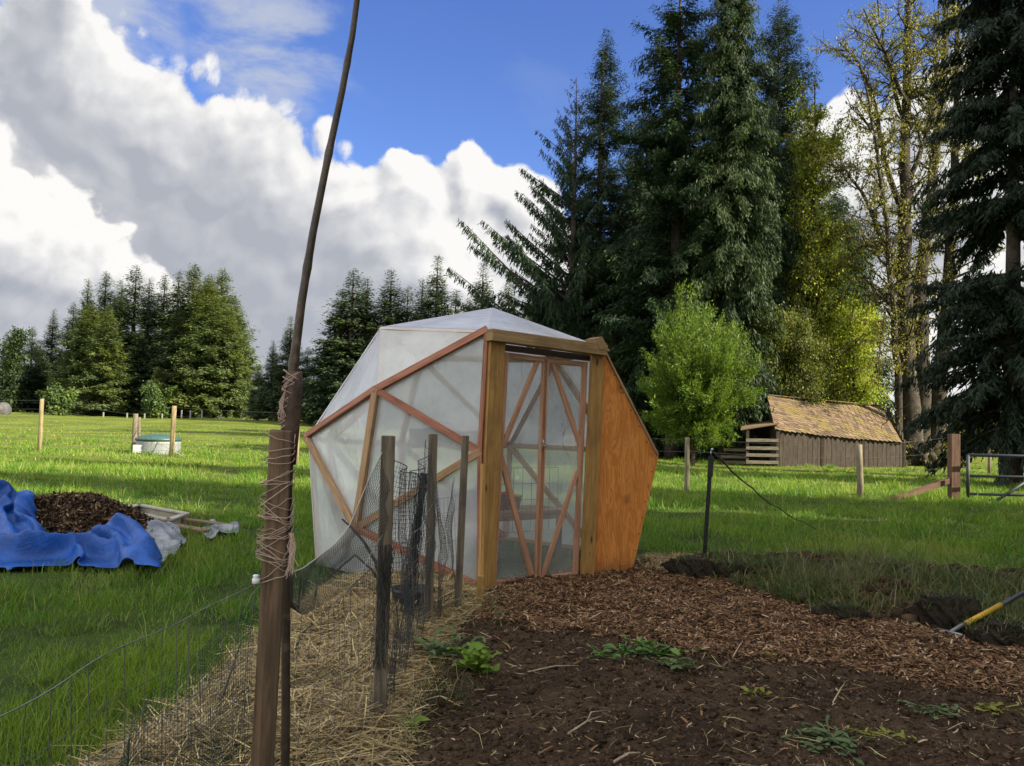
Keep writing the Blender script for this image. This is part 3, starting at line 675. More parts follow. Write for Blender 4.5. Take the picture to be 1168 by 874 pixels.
tall(738, 120, 52, 'dark fir filling the gap behind the slender spire fir', seed=17, R=5.0, base=1, nb=400, prof=.5, e_low=-.2, droop=.3, tw=20, tl=.6, hang=.5)
tall(802, 180, 48, 'broad dark hemlock behind the bright willow', seed=18, R=5.0, base=.5, nb=460, prof=.45, e_low=-.3, droop=.4, tw=22, tl=.6, hang=.8)
tall(612, 330, 48, 'low dark fir showing just above the greenhouse peak', seed=19, R=4.0, base=.3, nb=260, prof=.75, e_low=-.1, tw=15, tl=.7, hang=.5, needles=NEEDLE_BLUE)
tall(660, 310, 50, 'low dark fir behind the roof, left of the bright willow', seed=24, R=4.4, base=.3, nb=300, prof=.6, e_low=-.1, tw=15, tl=.8, hang=.5)
tall(710, 270, 46, 'dark low fir between greenhouse and willow', seed=20, R=4.6, base=.2, nb=380, prof=.5, e_low=-.2, tw=15, tl=.8, hang=.6)
tall(845, 300, 46, 'dark low hemlock behind the barn gable', seed=22, R=4.0, base=.2, nb=380, prof=.45, e_low=-.3, tw=16, tl=.8, hang=.7)
tall(955, 220, 54, 'dull green fir far behind the barn roof', seed=23, R=4.8, base=.5, nb=340, prof=.55, e_low=-.2, tw=14, tl=.8, hang=.6, needles=NEEDLE_OLIVE)
tall(1152, -160, 25.5, 'black-green hanging conifer at the right edge behind the gate', seed=21, needles=NEEDLE_BLACK, R=3.1, base=1.5, nb=300, jit=.75, prof=.28, e_low=-.15, e_top=.3, droop=.42, tipup=.1, tw=34, tl=.40, hang=.8, gaps=.30, vert=.3)

# ---- mossy maple by the barn
MY = 41.0
def A(px, py, dy=0): return at(px, py, MY+dy)
base_m = A(1046, 530); base_m.z = float(hz(base_m.x, base_m.y))
gz = base_m.z-.2
def foot(px, dy=0): 
    p = A(px, 530, dy); p.z = gz; return p
stems = [([foot(1040), A(1037, 470), A(1034, 400), A(1030, 300), A(1033, 190), A(1034, 90), A(1037, -20), A(1040, -110)], .62, .07),
         ([foot(1050, .6), A(1052, 420, .6), A(1049, 320, .6), A(1062, 220, .5), A(1073, 120, .3), A(1080, 10), A(1085, -80)], .50, .06),
         ([foot(1064, .9), A(1073, 420, 1), A(1082, 320, 1.2), A(1088, 200, 1.2), A(1091, 90, 1.2), A(1096, -60, 1.2)], .48, .06),
         ([foot(1028, -.6), A(1024, 440, -.6), A(1018, 350, -.8), A(1012, 260, -1), A(1000, 170, -1.3), A(985, 90, -1.5)], .22, .04),
         ([A(1031, 330), A(1012, 292), A(988, 225), A(965, 195), A(942, 186)], .16, .03),
         ([A(1031, 245), A(1008, 185), A(1000, 120), A(978, 72), A(955, 45)], .17, .03),
         ([A(1034, 150), A(1018, 100), A(1006, 50), A(1000, -10)], .13, .03),
         ([A(1030, 318), A(1008, 284), A(985, 280), A(966, 296)], .12, .03),
         ([A(1034, 215), A(1058, 150), A(1068, 70), A(1072, -10)], .15, .03),
         ([A(1034, 120, -.5), A(1010, 60, -2), A(985, 10, -3)], .12, .03),
         ([A(1086, 230, 1), A(1110, 150, 1), A(1125, 60, 0), A(1135, -20)], .17, .03),
         ([A(1030, 380), A(1010, 350, -1), A(1004, 400, -2), A(1000, 440, -2.5)], .08, .02)]
for k in range(7):                                                     # root flare
    a = k*.9+.2; p = base_m+Vector((math.cos(a)*.45, math.sin(a)*.45, .75)); stems.append(([p, base_m+Vector((math.cos(a)*.8, math.sin(a)*.8, .3)), base_m+Vector((math.cos(a)*1.35, math.sin(a)*1.3, -.12))], .26, .10))
set_tree('maple_tree', base_m, limb_tree(5, stems, MAPLE_BARK, LEAF_BUD, 2.8, 2.9, 7, 40000, .052, .06, MOSS, 26000, .17, sec_from=.3, clump=.12),
         'huge mossy multi-stemmed maple with opening buds at the right end of the barn')
def simple_stems(base, H, lean=(0, 0), n=1, spread=1.0, r0_=.2, seed=0):
    r = random.Random(seed); S = []
    for k in range(n):
        p = Vector(base)+Vector((r.uniform(-.3, .3), r.uniform(-.3, .3), -.15))*(1 if n > 1 else .01); pts = [p]
        dx, dy = lean[0]+r.uniform(-spread, spread)*(n > 1), lean[1]+r.uniform(-spread, spread)*(n > 1)
        for i in range(1, 6): pts.append(Vector(base)+Vector((dx*(i/5)**1.4+r.gauss(0, .12), dy*(i/5)**1.4+r.gauss(0, .12), H*i/5*(1 if k == 0 else r.uniform(.8, 1)))))
        S.append((pts, r0_, .03))
    return S
b, H = top_h(925, 95, 43); set_tree('mossy_tree', b, limb_tree(31, simple_stems(b, H, (.5, 0), 2, 1.2, .28, 3), MAPLE_BARK, LEAF_YEL, 2.7, 3.3, 6, 40000, .095, .55, MOSS, 12000, .25, sec_from=.08, clump=.22),
    'tall sunlit tree hung with yellow-green foliage between the dark cedar and the maple')
b, H = top_h(968, 330, 46); set_tree('leafy_tree', b, limb_tree(32, simple_stems(b, H, (.2, 0), 3, 2.2, .15, 4), MAPLE_BARK, LEAF_YEL, 3.6, 2.4, 5, 46000, .10, .45, None, 0, sec_from=.05, clump=.22),
    'low yellow-green leafy tree directly behind the barn roof ridge')
b, H = top_h(905, 330, 41); set_tree('leafy_tree', b, limb_tree(33, simple_stems(b, H, (-.1, 0), 3, 1.4, .12, 5), MAPLE_BARK, leaf('dull_spring_leaves', (.06, .085, .016), (.15, .16, .034), .4), 3.6, 1.9, 5, 34000, .095, .5, None, 0, sec_from=.05, clump=.22),
    'duller leafy tree behind the left end of the barn roof')

# ---- bright round willow right of the greenhouse
def willow():
    b = gph(790, 532); b.z -= .02; Y = b.y; cz = at(790, 425, Y).z - b.z; R = (853-728)/2/F_PX*Y*.92; Hh = at(790, 343, Y).z - b.z
    r = np.random.default_rng(44); n = 360; u = r.normal(0, 1, (n, 3)); u = nrm(u); lump = 1+.26*(vnoise(u[:, 0]*2.2+5, u[:, 1]*2.2+u[:, 2]*2.2, 4)-.5)*2
    ctr = np.array([0, 0, .53*Hh]); tips = ctr + u*np.array([R, R, .44*Hh])*(lump*r.uniform(.7, 1.03, n))[:, None]
    mb = MB(); mb.tube([(0, 0, -.1), (.03, .02, .5), (-.02, .0, 1.1), (.02, 0, 1.9)], [.10, .08, .07, .04], 8)
    C_ = []; D_ = []
    for i in range(n):
        s0 = Vector((0, 0, r.uniform(.35, .42*Hh))); e_ = Vector(tips[i]); mid = s0.lerp(e_, .5)+Vector((0, 0, .12))
        if e_.z < .35: continue
        mb.tube([s0, mid, e_], [.016, .009, .003], 3, False)
        k = 300; t = r.uniform(.30, 1.10, k); P_ = np.array(mid)[None]*(1-np.abs(2*t-1))[:, None]+np.where(t < .5, 1-2*t, 0)[:, None]*np.array(s0)+np.where(t >= .5, 2*t-1, 0)[:, None]*np.array(e_)
        C_.append(P_+r.normal(0, .085, (k, 3))); D_.append(np.tile(np.array((e_-mid).normalized()), (k, 1)))
    C_ = np.concatenate(C_); D_ = np.concatenate(D_); m = len(C_); d = nrm(D_*.7+r.normal(0, .5, (m, 3))+[0, 0, .22]); l = .12*np.exp(r.normal(0, .3, m))
    v, q = quads_from(C_, d, nrm(r.normal(0, 1, (m, 3))), l, l*.30)
    e = thing('willow_tree', b, 'small round bright green bushy tree standing right of the plywood wall', 'tree')
    me = np_mesh('crown', v, q); me.materials.append(LEAF_LIME); o = bpy.data.objects.new('crown', me); COL.objects.link(o); o.parent = e
    mt = bpy.data.meshes.new('trunk'); mt.from_pydata([tuple(x) for x in mb.v], [], mb.f); mt.materials.append(BARK); o = bpy.data.objects.new('trunk', mt); COL.objects.link(o); o.parent = e
willow()

# ---- the far groves
NEEDLE_LIT = leaf('far_sunlit_needles', (.050, .080, .028), (.125, .160, .052), .25, None, .6, .5, .2)  # lighter green puts sunlight into the colour of the grove's lit trees
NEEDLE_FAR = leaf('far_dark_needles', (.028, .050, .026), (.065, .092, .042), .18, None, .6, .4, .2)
DENS = 2.1
PA = [conifer(101, 20, 3.8, .4, 330, NEEDLE_LIT, .70, .10, .9, .20, .10, 14, .62, .35, .26), conifer(102, 20, 3.6, .4, 340, NEEDLE_LIT, .62, .05, .8, .22, .10, 14, .62, .4, .26)]
PB = [conifer(103, 20, 3.4, 1.2, 300, NEEDLE_FAR, .7, -.05, .7, .22, .12, 14, .62, .4, .26, .2), conifer(104, 20, 3.0, .6, 310, NEEDLE_FAR, .8, -.1, .7, .2, .1, 14, .62, .35, .26),
      conifer(105, 20, 3.8, .6, 310, NEEDLE_FAR, .85, .0, .7, .2, .1, 14, .62, .35, .26)]
ORD = ['first', 'second', 'third', 'fourth', 'fifth', 'sixth', 'seventh', 'eighth', 'ninth', 'tenth', 'eleventh', 'twelfth', 'thirteenth', 'fourteenth', 'fifteenth', 'sixteenth',
       'seventeenth', 'eighteenth', 'nineteenth', 'twentieth']
back_row = [(-25, 372, 128), (8, 378, 122), (38, 372, 125), (62, 352, 122), (84, 344, 118), (101, 318, 118), (122, 308, 122), (138, 318, 116), (155, 302, 120), (172, 316, 115), (188, 312, 119), (205, 308, 113), (222, 300, 116), (238, 312, 112), (254, 306, 114), (268, 338, 118)]
for k, (px, py, Y) in enumerate(sorted(back_row)):
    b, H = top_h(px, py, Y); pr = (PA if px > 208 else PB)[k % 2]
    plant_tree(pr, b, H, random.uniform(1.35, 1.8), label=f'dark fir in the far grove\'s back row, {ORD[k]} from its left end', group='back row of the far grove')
front_row = [(18, 398, 112), (46, 388, 114), (103, 345, 108), (123, 348, 104), (240, 318, 104), (262, 352, 104), (180, 418, 102), (78, 402, 110), (205, 352, 106), (160, 372, 108)]
for k, (px, py, Y) in enumerate(sorted(front_row)):
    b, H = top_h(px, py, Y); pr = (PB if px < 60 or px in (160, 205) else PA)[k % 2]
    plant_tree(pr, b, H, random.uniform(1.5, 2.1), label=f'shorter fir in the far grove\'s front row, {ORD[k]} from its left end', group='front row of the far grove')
centre = [(296, 415, 96), (312, 388, 94), (332, 360, 92), (352, 395, 92), (372, 388, 88), (390, 330, 88), (404, 306, 86), (418, 316, 88), (446, 306, 86), (466, 326, 88), (482, 318, 86), (500, 290, 84), (520, 330, 84), (552, 298, 80), (535, 340, 86), (580, 320, 78)]
for k, (px, py, Y) in enumerate(sorted(centre)):
    b, H = top_h(px, py, Y)
    plant_tree(PB[k % 3], b, H, random.uniform(1.45, 1.95), label=f'dark fir in the row behind the greenhouse, {ORD[k]} from the tall bamboo pole' if px > 320 else f'dark low fir between the far grove and the tall pole, {ORD[k]} from the grove', group='fir row behind the greenhouse')
for k, (px, py, w) in enumerate([(70, 440, 1.5), (182, 432, 2.4), (10, 362, 2.6)]):
    b, H = top_h(px, py, 99 if k < 2 else 108)
    set_tree('shrub' if k < 2 else 'leafy_tree', b, limb_tree(60+k, simple_stems(b, H*.9, (0, 0), 4, w, .06, 70+k), MAPLE_BARK, (NEEDLE_MID, NEEDLE_MID, NEEDLE_OLIVE)[k], 3.5, 1.4 if k < 2 else 2.6, 4, 5000 if k < 2 else 9000, .28, .1, None, 0, sec_from=.02, clump=.25),
             ('narrow green shrub at the foot of the far grove, near the lone round post', 'wide green shrub at the foot of the far grove, above the water tank', 'dull broadleaved tree at the far left edge of the pasture')[k], 'shrub' if k < 2 else 'tree')
# brush behind the gate
for k, (px, py, Y, w) in enumerate([(1118, 452, 62, 3), (1150, 440, 64, 3), (1178, 430, 60, 3), (1095, 448, 66, 3)]):
    b, H = top_h(px, py, Y)
    set_tree('shrub', b, limb_tree(80+k, simple_stems(b, H*.9, (0, 0), 4, w, .05, 90+k), MAPLE_BARK, BRUSH, 3.2, 1.5, 4, 5000, .22, .1, None, 0, sec_from=.02, clump=.3),
             ('pale brushy shrub beyond the gate rails, {} from the maple trunk'.format(ORD[k if k < 3 else 0]) if k < 3 else 'pale brushy shrub nearest the maple trunk, under its dark neighbour'), 'shrub', 'pale shrubs beyond the gate')
# trees beside the garden, to the right of the camera's view: they shade the bed and the greenhouse
SH = conifer(201, 20, 4.6, .5, 300, NEEDLE_DARK, .5, -.2, .5, .3, .1, 12, 1.0, .5, .34)
for k, (x, y, H, w) in enumerate(SHADE):
    plant_tree(SH, (x, y, float(hz(x, y))), H, w, label=f'dense conifer in the windbreak beside the garden, {ORD[k]} from the camera', group='windbreak beside the garden')
# ================================================================ the polyhedral greenhouse
RED = wood('stained_strut', (.220, .085, .052), (.370, .165, .100), (.13, .052, .035), .7, 60, .3)
TANW = wood('bare_strut', (.240, .140, .070), (.390, .250, .135), (.12, .06, .03), .75, 60, .25)
POSTW = wood('door_post_wood', (.235, .125, .034), (.345, .200, .062), (.15, .08, .03), .7, 45, .25, True)
HEADW = wood('header_wood', (.190, .120, .050), (.300, .200, .092), (.11, .07, .035), .75, 50, .3)
DOORW = wood('door_wood', (.290, .140, .080), (.440, .245, .145), (.19, .09, .055), .7, 60, .2)
FILM = film('polythene_film', .44, (.88, .90, .885), .08); FILM_WHITE = film('doubled_film', .16, (.88, .885, .88), .25); FILM_ROOF = film('roof_film', .24, (.90, .92, .93), .5)
FILM_DOOR = film('door_film', .74, (.76, .80, .79), .5); FILM_SKY = film('sky_tinted_film', .22, (.74, .78, .86), .9)  # blue tint of the shiny film paints in the sky's reflection
def ply_mat():
    m, T = mat('stained_plywood'); uv = T.n('ShaderNodeUVMap').outputs[0]
    w = T.noise(T.vm('MULTIPLY', uv, (9, 1.3, 1)), 1.0, 4, .55, 2.2)
    rings = T.m('SINE', T.m('MULTIPLY', w, 34.0)); fine = T.noise(T.vm('MULTIPLY', uv, (120, 5, 1)), 1.0, 3, .6)
    c = T.mix(T.m('MULTIPLY_ADD', rings, .46, .5), (.450, .150, .028), (.620, .255, .060))
    c = T.mix(T.m('MULTIPLY', T.sm(T.noise(uv, 2.2, 4, .6), .42, .66), .5), c, (.390, .125, .026))
    vo = T.n('ShaderNodeTexVoronoi', {'Vector': T.vm('MULTIPLY', uv, (4.2, 3.4, 1)), 'Scale': 1.0}).outputs['Distance']
    c = T.mix(T.m('MULTIPLY', T.sm(vo, .26, .12), .5), c, (.19, .06, .018)); c = T.mix(T.sm(vo, .085, .04), c, (.055, .017, .008))
    gz = T.n('ShaderNodeSeparateXYZ', {0: T.n('ShaderNodeTexCoord').outputs['Object']}).outputs[2]
    mud = T.m('MULTIPLY', T.sm(T.m('ADD', gz, T.m('MULTIPLY', T.noise(uv, 9, 5, .65), .5)), .50, .22), .7)
    c = T.mix(mud, c, (.10, .062, .034))
    c = T.mix(.3, c, T.mix(fine, (.55, .55, .55), (1, 1, 1)), 'MULTIPLY')
    b = T.n('ShaderNodeBsdfPrincipled', {'Base Color': c, 'Roughness': .55, 'Specular IOR Level': .3, 'Normal': bump(T, T.m('ADD', fine, w), .25, .004)})
    out(T, b.outputs[0]); return m
PLY = ply_mat()

c0 = gp(551, 671); d0 = gp(684, 658)
YC, YD = c0.y, d0.y
tdir = Vector((d0.x-c0.x, d0.y-c0.y, 0)).normalized(); ndir = Vector((tdir.y, -tdir.x, 0))          # ndir: out of the doorway
def dp(px, py, off=0.0):
    """the point of the doorway's vertical plane seen at a pixel"""
    d = ray(px, py); o = Vector((0, 0, CAM_H)); p0 = c0 + ndir*off
    return o + d*((p0-o).dot(ndir)/d.dot(ndir))
Vx = {'A': at(562, 351, YC+1.45), 'C': dp(556, 377), 'D': dp(690, 397), 'E': dp(751, 521), 'G': dp(721, 661), 'S': dp(548, 515),
      'L': at(434, 373, YC+.55), 'P': at(430, 445, YC+.18), 'Q': at(351, 498, YC+1.05), 'R': at(407, 602, YC+.15),
      'B0': gp(360, 646), 'B1': gp(432, 664), 'B2': dp(547, 671)}
ctr = Vector((Vx['A'].x, Vx['A'].y, 0))
def loc(t, n, z): return ctr + tdir*t + ndir*n + Vector((0, 0, z))
Vx.update({'M': loc(1.05, -.35, 2.12), 'N': loc(-.25, -1.15, 2.1), 'H': loc(1.62, .05, 1.1), 'I': loc(1.1, -1.35, 1.1), 'J': loc(-.2, -1.75, 1.1), 'K': loc(-1.35, -1.05, 1.15),
           'H0': loc(1.38, .05, 0), 'I0': loc(.95, -1.15, 0), 'J0': loc(-.2, -1.5, 0), 'K0': loc(-1.15, -.9, 0)})
for k in ('G', 'B0', 'B1', 'B2'): Vx[k].z = .02
gh_org = Vector((ctr.x, ctr.y, 0))
gh = thing('greenhouse', gh_org, 'faceted greenhouse of red struts and cloudy plastic film with an orange plywood wall', 'greenhouse')
center3 = Vector((ctr.x, ctr.y, 1.15))
FACES = [('ACD', FILM_ROOF), ('ADM', FILM_ROOF), ('AMN', FILM_ROOF), ('ANL', FILM_ROOF), ('ALC', FILM_ROOF), ('LPC', FILM_WHITE), ('LQP', FILM_SKY), ('LKQ', FILM), ('LNK', FILM), ('NJK', FILM), ('NIJ', FILM),
         ('NMI', FILM), ('MHI', FILM), ('MDH', FILM), ('DEH', FILM), ('PCS', FILM), ('PSR', FILM), ('PRQ', FILM), (('Q', 'R', 'B0'), FILM), (('R', 'B1', 'B0'), FILM), (('R', 'B2', 'B1'), FILM), (('R', 'S', 'B2'), FILM),
         (('Q', 'B0', 'K0'), FILM), (('Q', 'K0', 'K'), FILM), (('K', 'K0', 'J0'), FILM), (('K', 'J0', 'J'), FILM), (('J', 'J0', 'I0'), FILM), (('J', 'I0', 'I'), FILM), (('I', 'I0', 'H0'), FILM),
         (('I', 'H0', 'H'), FILM), (('H', 'H0', 'G'), FILM), (('H', 'G', 'E'), FILM)]
edges = {}
for f, m in FACES:
    a, b, c = (Vx[k] for k in f); nrm_ = (b-a).cross(c-a).normalized()
    if nrm_.dot((a+b+c)/3-center3) < 0: nrm_ = -nrm_
    for i in range(3): edges.setdefault(tuple(sorted((f[i], f[(i+1) % 3]))), []).append(nrm_)
    N_ = 12; v = []; idx = {}
    for i in range(N_+1):
        for j in range(N_+1-i):
            w1, w2 = i/N_, j/N_; w0 = 1-w1-w2; p = a*w0+b*w1+c*w2; e_ = min(w0, w1, w2)*3
            k = e_*(.016*math.sin(p.x*7+p.z*9)+.026*float(fbm(p.x*3+p.z*2, p.y*3-p.z*3, 77, 3))*2-.012)
            idx[i, j] = len(v); v.append(p+nrm_*k)
    t = []
    for i in range(N_):
        for j in range(N_-i):
            t.append((idx[i, j], idx[i+1, j], idx[i, j+1]))
            if j < N_-i-1: t.append((idx[i+1, j], idx[i+1, j+1], idx[i, j+1]))
    o = np_obj('film_panel', [x[:] for x in v], None, t, m, gh, smooth=True)
    if f == 'LPC': tag(o, 'whitest film panel, under the front edge of the roof')
    if f == 'LQP': tag(o, 'shiny film panel tinted blue-grey like reflected sky at the upper left')
OUTSIDE = {('C', 'P'): RED, ('P', 'S'): RED, ('P', 'Q'): RED, ('P', 'R'): TANW, ('R', 'S'): TANW, ('B2', 'R'): RED, ('Q', 'R'): TANW, ('C', 'S'): RED, ('B2', 'S'): RED}
SKIP = {('C', 'D'), ('E', 'G'), ('D', 'E'), ('B1', 'R'), ('B0', 'B1'), ('B1', 'B2')}
for e_, ns in edges.items():
    if e_ in SKIP: continue
    n_ = sum(ns, Vector()).normalized(); a, b = Vx[e_[0]], Vx[e_[1]]
    if e_ in OUTSIDE:
        thin = e_ in (('C', 'S'), ('B2', 'S')); o_ = n_*.022; d = (b-a).normalized()
        mb = MB().beam(a+o_-d*.01, b+o_+d*.01, .038 if thin else .062, .036, n_)
        mb.build('strut', OUTSIDE[e_], gh, bevel=.004)
        if not thin: MB().beam(a-n_*.03+d*.03, b-n_*.03-d*.03, .05, .045, n_).build('inner_strut', TANW, gh)
    else:
        d = (b-a).normalized(); roof = 'A' in e_
        MB().beam(a-n_*.035+d*.02, b-n_*.035-d*.02, .045 if roof else .055, .05, n_).build('inner_strut', TANW if random.random() < .5 else RED, gh)
# door posts, header, plywood
def post(name, pxs, m, w, h, off, z0=-.05, z1=None):
    a = dp(*pxs[0], off); b = dp(*pxs[1], off)
    mid = (a+b)/2; 
    return MB().beam((a.x, a.y, z0), (b.x, b.y, b.z if z1 is None else z1), w, h, ndir).build(name, m, gh, bevel=.004)
post('door_post', ((553.5, 672), (566.5, 388)), POSTW, .145, .06, .045)
post('door_post', ((669, 660), (681.5, 402)), POSTW, .120, .06, .045)
a, b = dp(558, 382, .10), dp(689, 400, .10); MB().beam(a, b, .11, .10, Vector((0, 0, 1)), None, .10).build('header_beam', HEADW, gh, bevel=.006)
e1, e2 = dp(690, 389, .13), dp(694, 402, .13)
MB().prism([dp(680, 386, .16), dp(687, 384, .16), dp(696, 401, .16), dp(684, 399, .16)], ndir*-.16).build('flashing', HEADW, gh)
a, b = dp(570, 396, -.06), dp(674, 409, -.06); MB().beam(a, b, .05, .05).build('inner_lintel', wood('dark_lintel', (.03, .02, .015), (.06, .04, .025)), gh)
for x0, y0, x1, y1 in ((610, 402, 594, 386), (612, 402, 650, 391)):
    MB().beam(dp(x0, y0, -.10), dp(x1, y1, -.16), .035, .03).build('roof_brace', RED, gh)
pl = [dp(690, 402, .012), dp(751, 521, .012), dp(721, 662, .012), dp(674, 662, .012), dp(682, 402, .012)]
for i in (2, 3): pl[i].z = .02
MB().prism(pl[2:]+pl[:2], ndir*-.019).build('plywood_panel', PLY, gh)
SCREW = plain('dark_screw', (.03, .02, .015), .5, .5); scr = [(0, 1, k/6) for k in range(1, 6)]+[(1, 2, k/7) for k in range(1, 7)]+[(3, 4, k/9) for k in range(1, 9)]; cen = sum(pl, Vector())/5
for i, j, f in scr:
    p = pl[i].lerp(pl[j], f); p = p+(cen-p).normalized()*.045+ndir*.0005; MB().tube([p, p+ndir*.002], .0065, 8).build('screw_head', SCREW, gh)
MB().beam(dp(691, 404, .022), dp(750, 519, .022), .018, .03, ndir).build('edge_strip', TANW, gh)
a = dp(711, 668, .035); MB().beam((a.x, a.y, -.02), a+Vector((.0, 0, .20)), .075, .03, ndir).build('corner_block', wood('ply_block', (.24, .085, .02), (.33, .13, .035)), gh, bevel=.003)
a = gp(546, 690); b = Vector((a.x+.012, a.y, .22)); MB().beam((a.x, a.y, -.06), b, .045, .04).build('corner_stake', POSTW, gh, bevel=.003)
MB().beam(Vector((b.x-.002, b.y+.02, .18)), dp(551, 530, .12), .035, .03, ndir).build('edge_batten', POSTW, gh, bevel=.003)
# double door: two framed leaves with a K of braces
def leaf_door(xs, braces, handle):
    (tl, tr, br, bl) = xs; off = .02
    P = [dp(*p, off) for p in xs]
    up_l, up_r = (P[0]-P[3]), (P[1]-P[2]); w = .044; t = .035
    fr = MB(); dn = ndir
    fr.beam(P[3], P[0], w, t, dn); fr.beam(P[2], P[1], w, t, dn)
    fr.beam(P[0]-Vector((0, 0, w/2)), P[1]-Vector((0, 0, w/2)), w, t*.9, dn); fr.beam(P[3]+Vector((0, 0, w/2)), P[2]+Vector((0, 0, w/2)), w, t*.9, dn)
    f = fr.build('door', DOORW, gh, bevel=.003)
    for a, b, wd in braces: MB().beam(dp(*a, off-.004), dp(*b, off-.004), wd, .028, dn).build('brace', DOORW, f, bevel=.002)
    N_ = 10; v = []
    for i in range(N_+1):
        for j in range(N_+1):
            u, s = i/N_, j/N_; p = P[0].lerp(P[1], u).lerp(P[3].lerp(P[2], u), s)
            v.append((p - dn*(.024+.006*float(fbm(p.x*6, p.z*5, 78, 3))))[:])
    q = [(i*(N_+1)+j, (i+1)*(N_+1)+j, (i+1)*(N_+1)+j+1, i*(N_+1)+j+1) for i in range(N_) for j in range(N_)]
    np_obj('film', v, q, None, FILM_DOOR, f, smooth=True)
    if handle:
        a = dp(619, 508, off+.035); mb = MB(); mb.tube([a+Vector((0, 0, .05)), a+Vector((0, 0, .02))-Vector(dn)*-.015, a, a-Vector((0, 0, .03))], .006, 6); mb.tube([a+Vector((.0, 0, .0)), a+tdir*.05+Vector((0, 0, -.012))], .005, 6)
        mb.build('latch', plain('galvanised_steel', (.45, .46, .47), .4, .8), f)
leaf_door([(577, 402), (621.5, 408), (611.5, 665), (562, 668)], [((613, 412), (574, 508), .040), ((571, 520), (606, 656), .046)], True)
leaf_door([(623, 409), (667, 413), (656, 658), (613, 664)], [((630, 414), (663, 512), .042), ((658, 538), (618, 660), .038)], False)
# inside: a slatted bench with pots, a dark strip for a tree shadow, a panel of stock wire
bench_c = loc(-.02, .12, 0)
bn = thing('potting_bench', bench_c, 'low wooden slat bench with pots and trays on it inside the greenhouse', 'bench')
GREYW = wood('weathered_board', (.10, .085, .065), (.19, .165, .13), (.07, .06, .045), .85, 50)
mb = MB()
for k in range(5): 
    o_ = ndir*(-.2+.1*k); mb.beam(bench_c+o_-tdir*.75+Vector((0, 0, .50)), bench_c+o_+tdir*.75+Vector((0, 0, .50)), .08, .022)
mb.build('slatted_top', TANW, bn)
MB().beam(bench_c+ndir*.22-tdir*.75+Vector((0, 0, .455)), bench_c+ndir*.22+tdir*.75+Vector((0, 0, .455)), .02, .07).build('apron', RED, bn)
for s in (-.7, .7):
    for t in (-.18, .18): MB().beam(bench_c+tdir*s+ndir*t+Vector((0, 0, -.02)), bench_c+tdir*s+ndir*t+Vector((0, 0, .49)), .045, .045, ndir).build('leg', GREYW, bn)
def lathe(prof, n=20):
    mb = MB(); b0 = 0; m = len(prof)
    for r, z in prof:
        for k in range(n): a_ = 2*math.pi*k/n; mb.v.append(Vector((r*math.cos(a_), r*math.sin(a_), z)))
    for i in range(m-1):
        for k in range(n):
            j = (k+1) % n; mb.face([i*n+k, i*n+j, (i+1)*n+j, (i+1)*n+k], [(0, 0)]*4, True)
    mb.face(list(range(n-1, -1, -1)), [(0, 0)]*n)
    return mb
def pot(name, p, r, h, m, label, cat):
    mb = lathe([(r*.72, 0), (r*.95, h*.86), (r*1.05, h*.86), (r*1.06, h), (r*.93, h), (r*.86, h*.80), (0.001, h*.78)])
    mb.v = [x+p for x in mb.v]; o = mb.build(name, m, None, org=p); tag(o, label, cat); return o
DKBLUE = plain('dark_blue_plastic', (.02, .035, .10), .45)
zt = Vector((0, 0, .512))
tr_ = bench_c - tdir*.42 + ndir*.06 + zt
mb = MB()
for a, b, c, d in ((-.2, -.11, .2, -.11), (-.2, .11, .2, .11)): mb.beam(tr_+tdir*a+ndir*b+Vector((0, 0, .10)), tr_+tdir*c+ndir*d+Vector((0, 0, .10)), .012, .20)
for s in (-.2, .2): mb.beam(tr_+tdir*s-ndir*.104+Vector((0, 0, .10)), tr_+tdir*s+ndir*.104+Vector((0, 0, .10)), .012, .198)
mb.beam(tr_-tdir*.194+Vector((0, 0, .006)), tr_+tdir*.194+Vector((0, 0, .006)), .208, .01)
tag(mb.build('storage_tub', DKBLUE, None, org=tr_), 'dark blue open tub at the left end of the greenhouse bench', 'tub')
pot('bucket', bench_c-tdir*.10+ndir*.02+zt, .11, .22, plain('blue_plastic', (.03, .06, .16), .4), 'blue bucket beside the dark blue tub on the greenhouse bench', 'bucket')
pot('plant_pot', bench_c+tdir*.10+ndir*.05+zt, .075, .17, plain('red_plastic', (.32, .03, .03), .45), 'small red pot on the greenhouse bench', 'pot')
pot('plant_pot', bench_c+tdir*.24+ndir*.03+zt, .085, .14, plain('yellow_plastic', (.40, .27, .05), .45), 'small yellow pot on the greenhouse bench', 'pot')
pot('plant_pot', bench_c-tdir*.22-ndir*.10+zt, .07, .15, plain('white_plastic', (.5, .5, .48), .45), 'small white pot on the greenhouse bench behind the blue tub', 'pot')
a = loc(-.35, -1.15, 1.30); b = loc(.75, -1.05, 1.26)
vs = []
for i in range(15):
    for j in range(5):
        p = a.lerp(b, i/14)+Vector((0, .03*math.sin(i*1.3), -j*.055-.02*math.sin(i*.9+1))); vs.append(p[:])
q = [(i*5+j, (i+1)*5+j, (i+1)*5+j+1, i*5+j+1) for i in range(14) for j in range(4)]
o = np_obj('shadow_strip', vs, q, None, plain('shadow_grey_blue', (.045, .062, .085), .8), None, org=a, smooth=True); tag(o, 'dark blue-grey strip painting a tree shadow across the back of the greenhouse', 'cloth')  # dark sheet standing in for a tree shadow seen through the film
s_ = o.modifiers.new('thickness', 'SOLIDIFY'); s_.thickness = .006
def wire_grid(mb, o_, du, dv, nu, nv, r):
    for i in range(nu+1): mb.tube([o_+du*(i/nu), o_+du*(i/nu)+dv], r, 4, False)
    for j in range(nv+1): mb.tube([o_+dv*(j/nv), o_+dv*(j/nv)+du], r, 4, False)
